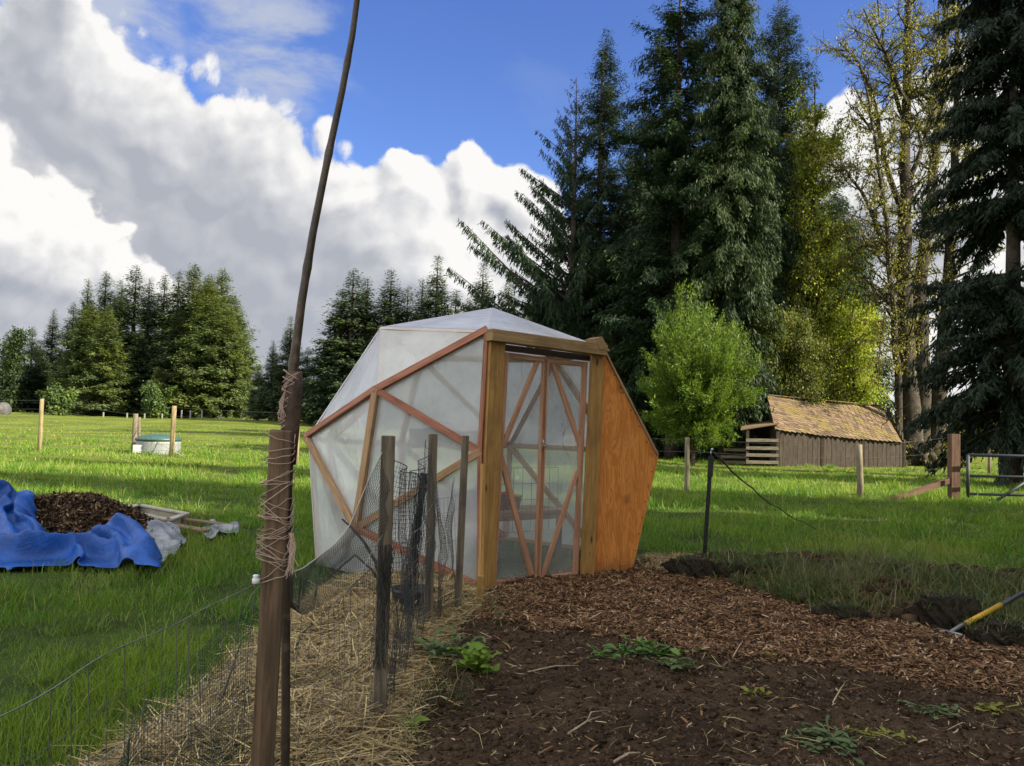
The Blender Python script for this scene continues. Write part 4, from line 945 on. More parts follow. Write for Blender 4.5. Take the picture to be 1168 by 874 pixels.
mb = MB(); o_ = loc(-.38, .42, .32); wire_grid(mb, o_, tdir*.95, Vector((0, 0, .62)), 9, 4, .0028)
tag(mb.build('stock_wire', plain('dark_wire', (.04, .04, .04), .5, .6), None, org=o_), 'square wire panel leaning in front of the bench inside the greenhouse', 'wire panel')
# ================================================================ barn
OLDW = wood('old_barn_boards', (.026, .020, .014), (.062, .048, .034), (.02, .015, .011), .9, 22, .35)
def shake_mat():
    m, T = mat('mossy_shakes'); isl = T.n('ShaderNodeNewGeometry').outputs['Random Per Island']; P = T.n('ShaderNodeTexCoord').outputs['Object']
    c = T.ramp(isl, [(0, (.045, .029, .016)), (.5, (.100, .064, .034)), (1, (.155, .105, .055))]); n = T.noise(P, 1.3, 6, .65)
    c = T.mix(T.sm(n, .50, .60), c, (.125, .092, .022)); c = T.mix(T.m('MULTIPLY', T.sm(T.noise(P, 2.7, 5, .6), .58, .68), .8), c, (.045, .050, .014))
    b = T.n('ShaderNodeBsdfPrincipled', {'Base Color': c, 'Roughness': .95, 'Normal': bump(T, T.noise(P, 16, 5, .6), .8, .03)}); out(T, b.outputs[0]); return m
SHAKE = shake_mat()
RAILW = wood('grey_rails', (.10, .085, .062), (.20, .175, .13), (.07, .06, .04), .85, 30)
fl = gph(887, 532); YB = fl.y
def gnd(p, dz=0): return Vector((p.x, p.y, float(hz(p.x, p.y))+dz))
fr = gnd(at(1031, 530, YB+2.6))
el = at(884, 490, YB-.15); er = at(1028, 504, YB+2.4); rl = at(875, 451, YB+2.6); rr_ = at(1004, 463, YB+5.2)
bw = rl-Vector((el.x, el.y, rl.z)); bl = gnd(fl+2*Vector((bw.x, bw.y, 0))*.97); br_ = gnd(fr+2*Vector((bw.x, bw.y, 0))*.97)
barn = thing('barn', fl, 'small old barn of dark vertical boards under a mossy brown shake roof', 'barn')
def boards(mb, a, b, top_a, top_b, w=.26, inset=0.0):
    L = (b-a).length; n = max(2, int(L/w)); nd = (b-a).cross(Vector((0, 0, 1))).normalized()
    for i in range(n):
        f = (i+.5)/n; p = a.lerp(b, f); t = top_a+(top_b-top_a)*f
        mb.beam((p.x, p.y, p.z-.1+random.uniform(0, .08)), Vector((p.x, p.y, t)), L/n*random.uniform(.90, .985), .025+random.uniform(0, .012), nd)
hL, hR = el.z-.02, er.z-.02
mb = MB(); boards(mb, fl, fr, hL, hR); mb.build('front_wall', OLDW, barn)
mb = MB(); boards(mb, bl, br_, hL, hR); mb.build('back_wall', OLDW, barn)
mb = MB(); n = 15
for s, (a, b) in enumerate(((fl, bl), (fr, br_))):
    ridge = (rl if s == 0 else rr_).z; e_ = hL if s == 0 else hR
    for i in range(n):
        f = (i+.5)/n; p = a.lerp(b, f); t = e_+(ridge-e_-.08)*(1-abs(2*f-1)); mb.beam((p.x, p.y, p.z-.1), (p.x, p.y, t), (b-a).length/n*.96, .03, Vector((1, 0, 0)))
mb.build('gable_wall', wood('grey_gable_boards', (.085, .075, .058), (.16, .14, .11), None, .9, 22), barn)
for f in (.0, .335, .66, 1.0):
    p = fl.lerp(fr, f); p = p+Vector((.0, -.05, 0)); MB().beam((p.x, p.y, p.z-.1), (p.x, p.y, hL+(hR-hL)*f), .13, .05, Vector((0, 1, 0))).build('corner_post', OLDW, barn)
def roof_side(e0, e1, r0, r1):
    mb = MB(); N_ = 17; K_ = 26; up = (e1-e0).cross(r0-e0).normalized(); up = up if up.z > 0 else -up
    def pt(f, g):
        p = e0.lerp(e1, f).lerp(r0.lerp(r1, f), g); return p - Vector((0, 0, .16*math.sin(math.pi*f)*(.4+.6*g)+.03*float(fbm(f*9, g*7, 7, 2))))
    for j in range(N_):
        for i in range(K_):
            f = (i+.5)/K_; a = pt(f, max(j/N_-.012+random.uniform(-.012, .006), -.03)) + up*(.020+random.uniform(0, .016)); b = pt(f, (j+1.1)/N_)+up*.008
            mb.beam(a, b, (e1-e0).length/K_*random.uniform(.86, .99), .022, up)
    return mb
eb0 = Vector((el.x, el.y, el.z))+2*Vector((bw.x, bw.y, 0)); eb1 = Vector((er.x, er.y, er.z))+2*Vector((bw.x, bw.y, 0))
m1 = roof_side(el, er, rl, rr_); m1.build('roof', SHAKE, barn); m2 = roof_side(eb0, eb1, rl, rr_); m2.build('roof', SHAKE, barn)
MB().beam(rl+Vector((0, 0, .02)), rr_+Vector((0, 0, .02)), .18, .04).build('ridge_cap', SHAKE, barn)
for a, b in ((el, rl), (er, rr_), (eb0, rl), (eb1, rr_)): MB().beam(a-Vector((0, 0, .06)), b-Vector((0, 0, .06)), .04, .12).build('barge_board', OLDW, barn)
# lean-to with open rails at its left end
q0 = at(845, 491, YB-.1); q1 = at(889, 484, YB+.0); q2 = at(884, 480, YB+2.2); q3 = at(845, 486, YB+2.2)
MB().prism([q0, q1, q2, q3], Vector((0, 0, .06))).build('lean_to_roof', SHAKE, barn)
for px in (852, 886): p = at(px, 530, YB-.05); p = gnd(p); MB().beam(p-Vector((0, 0, .1)), Vector((p.x, p.y, q0.z)), .12, .12, Vector((0, 1, 0))).build('lean_to_post', OLDW, barn)
for py in (502, 511, 519, 527): MB().beam(at(851, py, YB-.14), at(888, py+.6, YB-.14), .03, .14, Vector((0, 0, 1))).build('rail', RAILW, barn)
mb = MB(); a = gnd(at(836, 520, YB+2.6)); b = gnd(at(888, 520, YB+2.6)); boards(mb, a, b, q3.z, q2.z); mb.build('lean_to_wall', OLDW, barn)
for py, x0 in ((513, 826), (521, 822), (527, 826)): MB().beam(at(x0, py, YB+.6), at(850, py+.5, YB+.2), .04, .12, Vector((0, 0, 1))).build('yard_rail', RAILW, barn)

# ================================================================ fences beyond the garden
POSTG = wood('weathered_post', (.105, .090, .060), (.205, .175, .115), (.07, .06, .04), .85, 30)
POSTL = wood('sunny_post', (.16, .125, .060), (.28, .225, .115), (.10, .08, .04), .85, 30)
POSTR = wood('red_brown_post', (.075, .040, .024), (.135, .078, .048), (.045, .024, .016), .8, 30)
WIRE = plain('fence_wire', (.20, .20, .19), .5, .7)
def round_post(px_b, py_b, px_t, py_t, r, m, label, group=None, square=False):
    b = gph(px_b, py_b); t = at(px_t, py_t, b.y)
    mb = MB()
    if square: mb.beam(b-Vector((0, 0, .3)), t, r*2, r*2, Vector((0, 1, 0)))
    else: mb.tube([b-Vector((0, 0, .3)), b.lerp(t, .3)+Vector((.01, 0, 0)), b.lerp(t, .7), t], [r*1.05, r, r*.98, r*.92], 10)
    o = mb.build('fence_post', m, None, org=b); tag(o, label, 'fence post', group); return b, t
Lp = [round_post(45, 514, 48, 455, .07, POSTL, 'round wooden post standing alone at the left end of the pasture fence', 'pasture fence posts'),
      round_post(152, 517, 155, 472, .085, POSTG, 'thick cracked grey post directly left of the round water tank', 'pasture fence posts'),
      round_post(158, 516, 159, 476, .05, POSTG, 'thinner grey post touching the thick cracked post', 'pasture fence posts'),
      round_post(195, 521, 199, 463, .075, POSTL, 'round brown post in front of the right side of the water tank', 'pasture fence posts'),
      round_post(338, 530, 341, 470, .05, POSTL, 'pale yellow post seen right of the bamboo pole', 'pasture fence posts')]
def strand(mb, a, b, sag, r=.003, n=10): mb.tube([a.lerp(b, i/n)-Vector((0, 0, sag*4*(i/n)*(1-i/n))) for i in range(n+1)], r, 3, False)
ext = [(Vector((Lp[0][0].x-6, Lp[0][0].y+.2, 0)), None)]
mb = MB(); ch = [Lp[0], Lp[1], Lp[3], Lp[4]]; first = Lp[0][0]+Vector((-7, .3, 0)); chain = [(first, first+Vector((0, 0, 1.6)))]+ch
for (b0, t0), (b1, t1) in zip(chain[:-1], chain[1:]):
    for f in (.12, .24, .36, .5, .64, .80, .97): strand(mb, b0.lerp(t0, f), b1.lerp(t1, f), .02, .0035)
    n = int((b1-b0).length/.30)
    for i in range(1, n): p = b0.lerp(b1, i/n); h = (t0.z-b0.z)*.64; mb.tube([p+Vector((0, 0, .05)), p+Vector((0, 0, h))], .0028, 3, False)
tag(mb.build('wire_fence', WIRE, None, org=Lp[0][0]), 'thin wire stock fence strung between the pasture posts on the left', 'wire fence')
a = Lp[1][1]-Vector((0, 0, .55)); b = gph(212, 523); mb = MB(); mb.tube([a, b+Vector((0, 0, .02))], .012, 5)
tag(mb.build('guy_wire', plain('pale_cable', (.34, .33, .30), .6), None, org=b), 'pale guy wire slanting down from the thick grey post across the water tank', 'wire')
# water tank
p = gph(168, 519); p.y += .8; p = gnd(p, -.14); 
tank = thing('water_tank', p, 'pale round ribbed water tank with a dark green lid behind the fence posts', 'tank')
prof = []
for i in range(9): z = .02+.56*i/8; prof += [(.68+(.018 if i % 2 else 0), z)]
mb = lathe([(.68, -.05)]+prof+[(.66, .60)], 28); mb.v = [x+p for x in mb.v]; mb.build('body', plain('pale_tank', (.22, .24, .225), .6), tank)
mb = lathe([(.71, .585), (.72, .65), (.52, .74), (.22, .79), (.0, .80)], 28); mb.v = [x+p for x in mb.v]; mb.build('lid', plain('green_lid', (.035, .085, .070), .45), tank)
c_ = p+Vector((-.34, -.60, .32)); MB().beam(c_-Vector((.2, 0.02, 0)), c_+Vector((.2, -.0, 0)), .05, .26, Vector((0, 0, 1))).build('hatch', plain('white_hatch', (.55, .56, .54), .5), tank)
# right-hand paddock fence
Rp = [round_post(783, 561, 784, 499, .055, POSTG, 'slim grey post just right of the plywood wall', 'paddock fence posts'),
      round_post(981, 568, 980, 507, .065, POSTG, 'thick grey post in front of the barn wall', 'paddock fence posts'),
      round_post(1088, 570, 1088, 495, .088, POSTR, 'stout reddish post beside the metal gate', 'paddock fence posts', True)]
mb = MB(); b_prev = None
chain = [(Rp[0][0]+Vector((-9, .4, 0)), Rp[0][1]+Vector((-9, .4, .05)))]+Rp
for (b0, t0), (b1, t1) in zip(chain[:-1], chain[1:]):
    for f in (.25, .5, .75, .98): strand(mb, b0.lerp(t0, f), b1.lerp(t1, f*.98), .03, .003)
tag(mb.build('wire_fence', WIRE, None, org=Rp[0][0]), 'thin strands of wire between the paddock posts on the right', 'wire fence')
a = gph(1008, 571); b = at(1086, 547, Rp[2][0].y); mb = MB(); mb.beam(a-Vector((0, 0, .05)), b, .10, .10)
tag(mb.build('brace_rail', POSTR, None, org=a), 'wooden brace slanting from the grass up to the stout reddish post', 'brace')
# gate
gb = gph(1103, 572); GY = gb.y; STEEL = plain('dark_gate_paint', (.022, .028, .034), .6, 0)
gate = thing('metal_gate', gb, 'dark tubular metal field gate at the right edge', 'gate')
gt = at(1104, 519, GY); R_ = Vector((1, .06, 0)); Lg = 3.4; gb_ = Vector((gt.x, gt.y, gb.z+.08))
for s in (0, 1): MB().tube([gb_+R_*(Lg*s), Vector((gb_.x, gb_.y, gt.z))+R_*(Lg*s)], .035, 8).build('stile', STEEL, gate)
for k, f in enumerate((1.0, .55, .16)):
    z = gb.z+(gt.z-gb.z)*f; MB().tube([Vector((gb_.x, gb_.y, z)), Vector((gb_.x, gb_.y, z))+R_*Lg], .034 if f == 1 else .028, 8).build('rail', STEEL, gate)
MB().tube([Vector((gb_.x, gb_.y, gb.z+.16))+R_*1.2, Vector((gb_.x, gb_.y, gt.z))+R_*2.4], .025, 6).build('diagonal_brace', STEEL, gate)
MB().tube([Vector((gb_.x, gb_.y, gb.z+.02))+R_*.55+Vector((0, -.05, 0)), Vector((gb_.x, gb_.y, gb.z+.5))+R_*1.3+Vector((0, -.05, 0))], .03, 6).build('diagonal_brace', STEEL, gate)
for px in (1128, 1157):
    b = gph(px, 543); t = at(px+1, 512, b.y); mb = MB(); mb.tube([b-Vector((0, 0, .2)), t], .06, 8); tag(mb.build('fence_post', POSTG, None, org=b), 'grey post beyond the metal gate, nearer the maple' if px < 1140 else 'grey post beyond the metal gate, farther from the maple', 'fence post', 'posts beyond the gate')
# white fence along the foot of the grove
WH = plain('white_fence_paint', (.26, .26, .22), .8)
fps = [(118, 473), (145, 473.5), (165, 474), (185, 475), (207, 476.5), (217, 477), (230, 477.5), (252, 478), (275, 478)]
for k, (px, py) in enumerate(fps):
    b = gnd(at(px, py, 97)); big = px in (207, 217, 230); t = b+Vector((0, 0, 1.0 if big else .6)); mb = MB(); mb.beam(b-Vector((0, 0, .1)), t, .12, .12)
    tag(mb.build('fence_post', WH, None, org=b), f'far white post at the foot of the grove, {ORD[k]} from the left', 'fence post', 'far white fence posts')
b = gnd(at(2, 466, 92)); bm = bmesh.new(); bmesh.ops.create_icosphere(bm, subdivisions=3, radius=1)
bv = np.array([x.co[:] for x in bm.verts]); bt = np.array([[a.index for a in f.verts] for f in bm.faces]); bm.free()
def lump(name, p, sx, sy, sz, m, seed, amp=.35, sub=3, bury=.25, smooth=True):
    bm = bmesh.new(); bmesh.ops.create_icosphere(bm, subdivisions=sub, radius=1); v = np.array([x.co[:] for x in bm.verts]); t = np.array([[a.index for a in f.verts] for f in bm.faces]); bm.free()
    k = 1+amp*2*fbm(v[:, 0]*1.5+v[:, 2]*1.1+seed, v[:, 1]*1.5-v[:, 2]*.9+seed*3, seed, 4) + amp*.8*fbm(v[:, 0]*5+v[:, 2]*4, v[:, 1]*5+v[:, 2]*3+seed, seed+3, 3)
    v = v*k[:, None]*np.array([sx, sy, sz]); v[:, 2] += sz*(1-2*bury)
    return np_obj(name, v+np.array(p), None, t, m, None, org=p, smooth=smooth)
tag(lump('boulder', b, 1.0, 1.0, .9, mottled('grey_rock', (.06, .06, .06), (.11, .11, .105), 3), 5), 'grey rounded boulder at the far left edge under the grove', 'boulder')

# ================================================================ woodchip heap, tarpaulins and litter on the left
hc = gp(82, 618); hc.z = 0
def heap_z(x, y):
    dx = (x-hc.x); dx = np.where(dx > 0, dx/1.22, dx/1.4); dy = (y-hc.y)/.85; r = np.sqrt(dx*dx+dy*dy)
    return np.clip((.47*np.minimum(1.15*np.clip(1-r, 0, 1), .9)+.06*np.clip(1-r, 0, 1)) + .05*fbm(x*2.5, y*2.5, 131, 3)*sstep(1-r, 0, .2), -.02, 2)
CHIPD = bits('bark_chips', [(0, (.016, .010, .006)), (.35, (.050, .028, .014)), (.7, (.110, .062, .030)), (.92, (.20, .125, .065)), (1, (.33, .25, .16))])
xs_ = np.arange(hc.x-1.7, hc.x+1.25, .035); ys_ = np.arange(hc.y-1.0, hc.y+1.0, .035)
v, q = tensor_grid(xs_, ys_, lambda x, y: heap_z(x, y)-.01+.02*fbm(x*12, y*12, 133, 3))
keep = heap_z(v[:, 0], v[:, 1]) > .004; q = q[keep[q].any(1)]
hp = np_obj('woodchip_heap', v, q, None, mottled('heap_core', (.03, .018, .010), (.06, .036, .02), 20, .95), None, org=hc, smooth=True); tag(hp, 'heap of dark brown wood chips partly under the blue tarpaulin', 'heap')
p = np.column_stack([RNG.uniform(hc.x-1.4, hc.x+1.3, 34000), RNG.uniform(hc.y-1, hc.y+1, 34000)]); z = heap_z(p[:, 0], p[:, 1]); k = z > .006; p = p[k]; z = z[k]; n = len(p)
L = np.exp(RNG.normal(math.log(.042), .4, n)).clip(.015, .12); v, q = flat_bits(p, z+RNG.uniform(0, .03, n), L, L*RNG.uniform(.14, .38, n), .5, 21, .05)
o = np_obj('wood_chips', v, q, None, CHIPD, hp); tag(o, kind='stuff')
def tarp_mat(name, c1, c2, rough=.42):
    m, T = mat(name); P = T.n('ShaderNodeTexCoord').outputs['Object']
    wv = T.n('ShaderNodeTexWave', {'Vector': P, 'Scale': 60.0, 'Distortion': .4}).outputs[1]
    n = T.noise(P, 5, 5, .6); wr = T.noise(P, 11, 6, .65, 1.2); c = T.mix(T.sm(n, .35, .65), c1, c2)
    b = T.n('ShaderNodeBsdfPrincipled', {'Base Color': c, 'Roughness': rough, 'Specular IOR Level': .35, 'Normal': bump(T, T.m('ADD', T.m('ABSOLUTE', T.m('SUBTRACT', wr, .5)), T.m('MULTIPLY', wv, .02)), .6, .04)}); out(T, b.outputs[0]); return m
def cloth(name, P, zf, step, m, org, label, cat='tarpaulin', thick=.006):
    a = np.array(P); xs = np.arange(a[:, 0].min(), a[:, 0].max(), step); ys = np.arange(a[:, 1].min(), a[:, 1].max(), step)
    v, q = tensor_grid(xs, ys, zf); d = inside(P, v[:, 0], v[:, 1])+.05*fbm(v[:, 0]*3, v[:, 1]*3, 141, 2); q = q[(d[q] > 0).all(1)]
    u, inv = np.unique(q.ravel(), return_inverse=True); v = v[u]
    w = .05*np.stack([fbm(v[:, 0]*4, v[:, 1]*4, 151, 3), fbm(v[:, 0]*4, v[:, 1]*4, 152, 3)], 1); v[:, :2] += w
    o = np_obj(name, v, inv.reshape(-1, 4), None, m, None, org=org, smooth=True); tag(o, label, cat)
    s = o.modifiers.new('thickness', 'SOLIDIFY'); s.thickness = thick; return o
def ridge(x, y, ang, sc, seed, st=3.0):
    c, s = math.cos(ang), math.sin(ang); u = (x*c+y*s)*sc; w_ = (-x*s+y*c)*sc/st; n = fbm(u, w_, seed, 3)
    return 1-np.abs(n)*5
def folds(x, y):
    z = 0*np.asarray(x, float)
    for pts, h, w_ in TFOLD:
        dist = np.full(np.shape(x), 9.0); hh = np.zeros(np.shape(x))
        for (x0, y0, k0), (x1, y1, k1) in zip(pts[:-1], pts[1:]):
            dx, dy = x1-x0, y1-y0; t = np.clip(((x-x0)*dx+(y-y0)*dy)/(dx*dx+dy*dy), 0, 1); d = np.hypot(x-x0-t*dx, y-y0-t*dy)+.03*fbm(x*4, y*4, 191, 2)
            s_ = d < dist; dist = np.where(s_, d, dist); hh = np.where(s_, k0+(k1-k0)*t, hh)
        z = np.maximum(z, h*hh*np.exp(-np.clip(dist, 0, 9)/w_))
    return z
TFOLD = [([(*tuple(gp(*p_))[:2], k) for p_, k in (((20, 606), .5), ((30, 622), 1.0), ((34, 640), .6))], .12, .035), ([(*tuple(gp(*p_))[:2], k) for p_, k in (((64, 628), .9), ((56, 638), 1.0), ((52, 648), .6))], .13, .035), ([(*tuple(gp(*p_))[:2], k) for p_, k in (((112, 638), .5), ((128, 646), 1.0), ((138, 651), .7))], .10, .03),
         ([(*tuple(gp(*p_))[:2], k) for p_, k in (((-10, 590), .6), ((18, 594), 1.0), ((40, 604), .5))], .10, .04),
         ([(*tuple(gp(*p_))[:2], k) for p_, k in (((58, 628), .7), ((84, 627), 1.0), ((120, 640), .9), ((168, 652), .25))], .34, .085),
         ([(*tuple(gp(*p_))[:2], k) for p_, k in (((-60, 642), .8), ((10, 642), 1.0), ((70, 640), .8), ((118, 645), .4))], .17, .06),
         ([(*tuple(gp(*p_))[:2], k) for p_, k in (((-50, 600), .9), ((10, 601), 1.0), ((48, 612), .7), ((70, 624), .3))], .20, .16),
         ([(*tuple(gp(*p_))[:2], k) for p_, k in (((84, 627), .9), ((96, 640), .8), ((104, 648), .4))], .22, .05),
         ([(*tuple(gp(*p_))[:2], k) for p_, k in (((-20, 606), .9), ((-8, 622), .8), ((5, 634), .5))], .20, .06)]
def tarp_z(x, y):
    front = sstep(hc.y-.15-y, 0, .5)
    r1 = np.clip(ridge(x, y, 1.15, 1.9, 161), -.2, 1); r2 = np.clip(ridge(x, y, 2.3, 3.0, 163), -.2, 1); r3 = np.clip(ridge(x, y, .35, 5.5, 165), -.3, 1)
    e = inside(TARP, x, y); up = sstep(e, 0, .25)
    return heap_z(x, y)*sstep(e, -.05, .2)+.02+up*(front*(.06*r1+.05*r2)+.05*r2+.042*r3+.02*np.clip(ridge(x, y, 2.0, 9.0, 167), -.5, 1)+.02)+folds(x, y)*sstep(e, 0, .20) + .16*sstep(-x, 4.3, 4.9)*sstep(inside(TARP, x, y), 0, .35)
TARP = [(-7.2, 7.35), (-5.2, 7.38), (-4.5, 7.25), (-3.9, 7.3), (-3.28, 7.18), (-3.42, 7.55), (-3.75, 7.95), (-4.15, 8.1), (-4.5, 8.02), (-4.7, 8.45), (-5.0, 8.75), (-7.2, 8.9)]
def crumple(o, colliders, frames, grow, thick, gap=.012):
    """let a sheet that is a little too big for its place buckle and settle over what lies under it"""
    tmp = []
    for v_, q_ in colliders:
        c = bpy.data.objects.new('settling_support', np_mesh('settling_support', v_, q_)); COL.objects.link(c); tmp.append(c)
        c.modifiers.new('collision', 'COLLISION'); c.collision.thickness_outer = .045; c.collision.cloth_friction = 22; c.collision.use_culling = False
    m = o.modifiers.new('cloth', 'CLOTH'); st = m.settings; st.quality = 6; st.mass = .12; st.tension_stiffness = 12; st.compression_stiffness = 8; st.shear_stiffness = 4; st.bending_stiffness = 1.6; st.air_damping = 2.5
    st.tension_damping = 8; st.compression_damping = 8; st.shear_damping = 8; st.shrink_min = -grow; st.shrink_max = -grow
    cs = m.collision_settings; cs.distance_min = .010; cs.use_self_collision = True; cs.self_distance_min = gap; cs.collision_quality = 3; cs.self_friction = 8
    m.point_cache.frame_start = 1; m.point_cache.frame_end = frames+1
    for f in range(1, frames+1): scene.frame_set(f); bpy.context.view_layer.update()
    dg = bpy.context.evaluated_depsgraph_get(); me = bpy.data.meshes.new_from_object(o.evaluated_get(dg)); o.modifiers.clear(); o.data = me
    for c in tmp: bpy.data.objects.remove(c, do_unlink=True)
    scene.frame_set(1); me.polygons.foreach_set('use_smooth', np.ones(len(me.polygons), bool))
    a = o.modifiers.new('smooth', 'SUBSURF'); a.levels = a.render_levels = 1
    b = o.modifiers.new('thickness', 'SOLIDIFY'); b.thickness = thick
def tarp_start(x, y): return heap_z(x, y)*sstep(inside(TARP, x, y), -.05, .2)+.05+.10*sstep(-x, 4.3, 4.9)+1.35*folds(x, y)*sstep(inside(TARP, x, y), 0, .2)+.10*fbm(x*3.4, y*3.4, 211, 3)+.04*sstep(inside(TARP, x, y), 0, .15)
TARP = [(max(p_[0], -6.3), p_[1]) for p_ in TARP]
tarp_o = cloth('blue_tarpaulin', TARP, tarp_start, .032, tarp_mat('blue_tarp', (.004, .045, .21), (.008, .078, .34)), hc, 'crumpled bright blue tarpaulin over the left side of the wood chip heap')
tarp_o.modifiers.clear()
hx, hy = np.arange(hc.x-3.2, hc.x+1.8, .06), np.arange(hc.y-1.7, hc.y+1.6, .06)
hv, hq = tensor_grid(hx, hy, lambda x, y: np.maximum(heap_z(x, y), hz(x, y)))
crumple(tarp_o, [(hv, hq)], 19, .36, .005)
gc = gp(185, 640)
def grey_z(x, y): return heap_z(x, y)+.03+.05*np.clip(ridge(x, y, .9, 3.0, 171), 0, 1)+.02*ridge(x, y, 2.2, 5, 173)
GP = [tuple(gp(*p_))[:2] for p_ in ((150, 644), (178, 652), (200, 640), (214, 622), (200, 612), (165, 622))]
cloth('grey_tarpaulin', GP, grey_z, .016, tarp_mat('grey_tarp', (.13, .145, .165), (.27, .285, .30), .5), gc, 'small crumpled grey sheet at the right foot of the wood chip heap', 'sheet')
dc = gp(255, 611)
DP = [tuple(gp(*p_))[:2] for p_ in ((222, 608), (240, 618), (272, 612), (274, 603), (240, 600))]
cloth('grey_rag', DP, lambda x, y: hz(x, y)+.03+.07*np.clip(ridge(x, y, .5, 4.0, 181), 0, 1), .016, tarp_mat('pale_rag', (.10, .12, .15), (.24, .25, .26), .7), dc, 'crumpled pale rag at the right end of the old boards', 'rag')
for k, (x0, y0, x1, y1, w, lab) in enumerate(((165, 603, 236, 611, .14, 'old brown board lying between the chip heap and the pale rag'), (178, 600, 262, 604, .10, 'thinner old board lying behind the brown board'))):
    a, b = gp(x0, y0), gp(x1, y1); a.z, b.z = .10+.02*k, .05
    mb = MB(); mb.beam(a, b, w, .03); tag(mb.build('board', wood('old_board'+'ab'[k], (.13, .085, .05), (.24, .165, .10), (.08, .055, .035), .85, 40), None, org=a, bevel=.004), lab, 'board')
# pale open frame
c4 = [gp(*p_) for p_ in ((137, 594), (192, 607), (212, 599), (158, 588))]
fr_ = thing('cold_frame', c4[0], 'pale open wooden box frame lying in the grass behind the chip heap', 'frame')
PALEW = wood('pale_frame_wood', (.27, .25, .20), (.40, .38, .31), (.18, .165, .125), .8, 40)
for i in range(4):
    a, b = c4[i], c4[(i+1) % 4]; MB().beam(a+Vector((0, 0, .06)), b+Vector((0, 0, .06)), .035, .14, Vector((0, 0, 1))).build('side_board', PALEW, fr_, bevel=.004)
    MB().beam(a+Vector((0, 0, .142)), b+Vector((0, 0, .142)), .085, .022, Vector((0, 0, 1))).build('rim', PALEW, fr_, bevel=.003)

# ================================================================ the near fence
OLD = wood('post_brown', (.064, .040, .023), (.165, .106, .062), (.050, .032, .019), .75, 34, .4, True)
GREYS = wood('stake_grey', (.085, .068, .046), (.165, .135, .095), (.05, .04, .028), .85, 40, .35)
PY = 2.60
top = at(321, 491, PY); bot = at(299, 880, PY-.02); dirn = (bot-top); bot = top+dirn*((top.z+.25)/-dirn.z)
pb = Vector((bot.x, bot.y, 0)); mp = thing('fence_post', pb, 'tall square brown post wound with pink twine, nearest the camera', 'fence post')
ya = math.radians(14); MB().beam(bot, top, .068, .070, Vector((math.sin(ya), -math.cos(ya), 0))).build('post', OLD, mp, bevel=.005)
def post_x(py): f = (py-491)/(880-491); return at(321+(299-321)*f, py, PY)
TW = bits('twine_fibre', [(0, (.33, .22, .17)), (1, (.47, .35, .28))], .9); 
pole_pts = [at(x, y, Y) for x, y, Y in ((415, -60, 2.78), (402, 40, 2.77), (390, 105, 2.765), (375, 175, 2.76), (357, 265, 2.75), (344, 345, 2.745), (335, 415, 2.74), (331, 470, 2.735), (328, 560, 2.735), (326, 680, 2.735), (326, 800, 2.735), (325, 900, 2.735))]
pbm = pole_pts[-1].copy(); e_ = (pole_pts[-1]-pole_pts[-2]); pole_pts.append(pole_pts[-1]+e_*((pole_pts[-1].z+.15)/-e_.z)); pbm = Vector((pole_pts[-1].x, pole_pts[-1].y, 0))
bp = thing('bamboo_pole', pbm, 'long thin dark bamboo pole leaning skyward, tied to the twine-wrapped post', 'pole')
prad = [.0095, .0102, .0110, .0118, .0127, .0138, .0155, .0170, .0150, .0145, .0140, .0135, .0135]
BAM = mottled('dark_bamboo', (.034, .024, .017), (.075, .052, .035), 9, .5, .3, .004, (.13, .09, .06))
fine = []; frad = []
for i in range(len(pole_pts)-1):
    for k in range(6):
        t = k/6; fine.append(pole_pts[i].lerp(pole_pts[i+1], t)); r_ = prad[i]*(1-t)+prad[i+1]*t; frad.append(r_*(1.0+(.16 if (i*6+k) % 9 == 0 else 0)))
fine.append(pole_pts[-1]); frad.append(prad[-1]); MB().tube(fine, frad, 12).build('cane', BAM, bp)
sl = [at(336, 424, 2.735), at(334, 450, 2.735), at(331, 490, 2.73), at(329, 530, 2.73)]; MB().tube(sl, [.026, .031, .030, .024], 10).build('broken_sleeve', mottled('split_cane', (.04, .025, .018), (.10, .065, .04), 14, .8), bp)
rt = random.Random(3)
mb = MB()
for k in range(34):
    py = rt.choice((rt.uniform(498, 560), rt.uniform(535, 625), rt.uniform(570, 612), rt.uniform(600, 660)))
    c = post_x(py); pl_ = at(331-(py-470)*.02, py, 2.735)-c; tl = rt.uniform(-.035, .035)
    ring = [(-.044, -.046), (-.02, -.051), (.0, -.052), (.022, -.051), (.042, -.046), (.047, -.02), (pl_.x+.021, pl_.y-.01), (pl_.x+.014, pl_.y+.016), (pl_.x-.012, pl_.y+.016), (-.044, .05), (-.047, .0), (-.044, -.046)]
    pts = [c+Vector((ax_, ay_, tl*ax_/.045+(.012 if ay_ > 0 else 0)+rt.gauss(0, .0022))) for ax_, ay_ in ring]
    mb.tube(pts, rt.uniform(.0011, .0018), 5, False)
kn = post_x(617)+Vector((.058, -.03, 0))
for k in range(14): mb.tube([kn+Vector((rt.gauss(0, .006), 0, .03)), kn+Vector((rt.gauss(.004, .008), -.006, -.01)), kn+Vector((rt.gauss(.006, .014), -.008, -.06-rt.random()*.05))], .0013, 4, False)
mb.build('twine', TW, mp)
mb = MB()
for k in range(16):
    py = rt.uniform(428, 486); c = at(331+(455-py)*.1, py, 2.735); pts = []; tl = rt.uniform(-.03, .03)
    for i in range(15): a = 2*math.pi*i/14; pts.append(c+Vector((math.cos(a)*.030, math.sin(a)*.030, tl*math.cos(a))))
    mb.tube(pts, .0015, 5, False)
kn = at(322, 455, 2.70)
for k in range(10): mb.tube([kn+Vector((.01, 0, .03)), kn+Vector((rt.gauss(-.002, .005), 0, -.01)), kn+Vector((rt.gauss(-.004, .008), 0, -.05-.02*rt.random()))], .0014, 4, False)
mb.build('lashing', TW, bp)
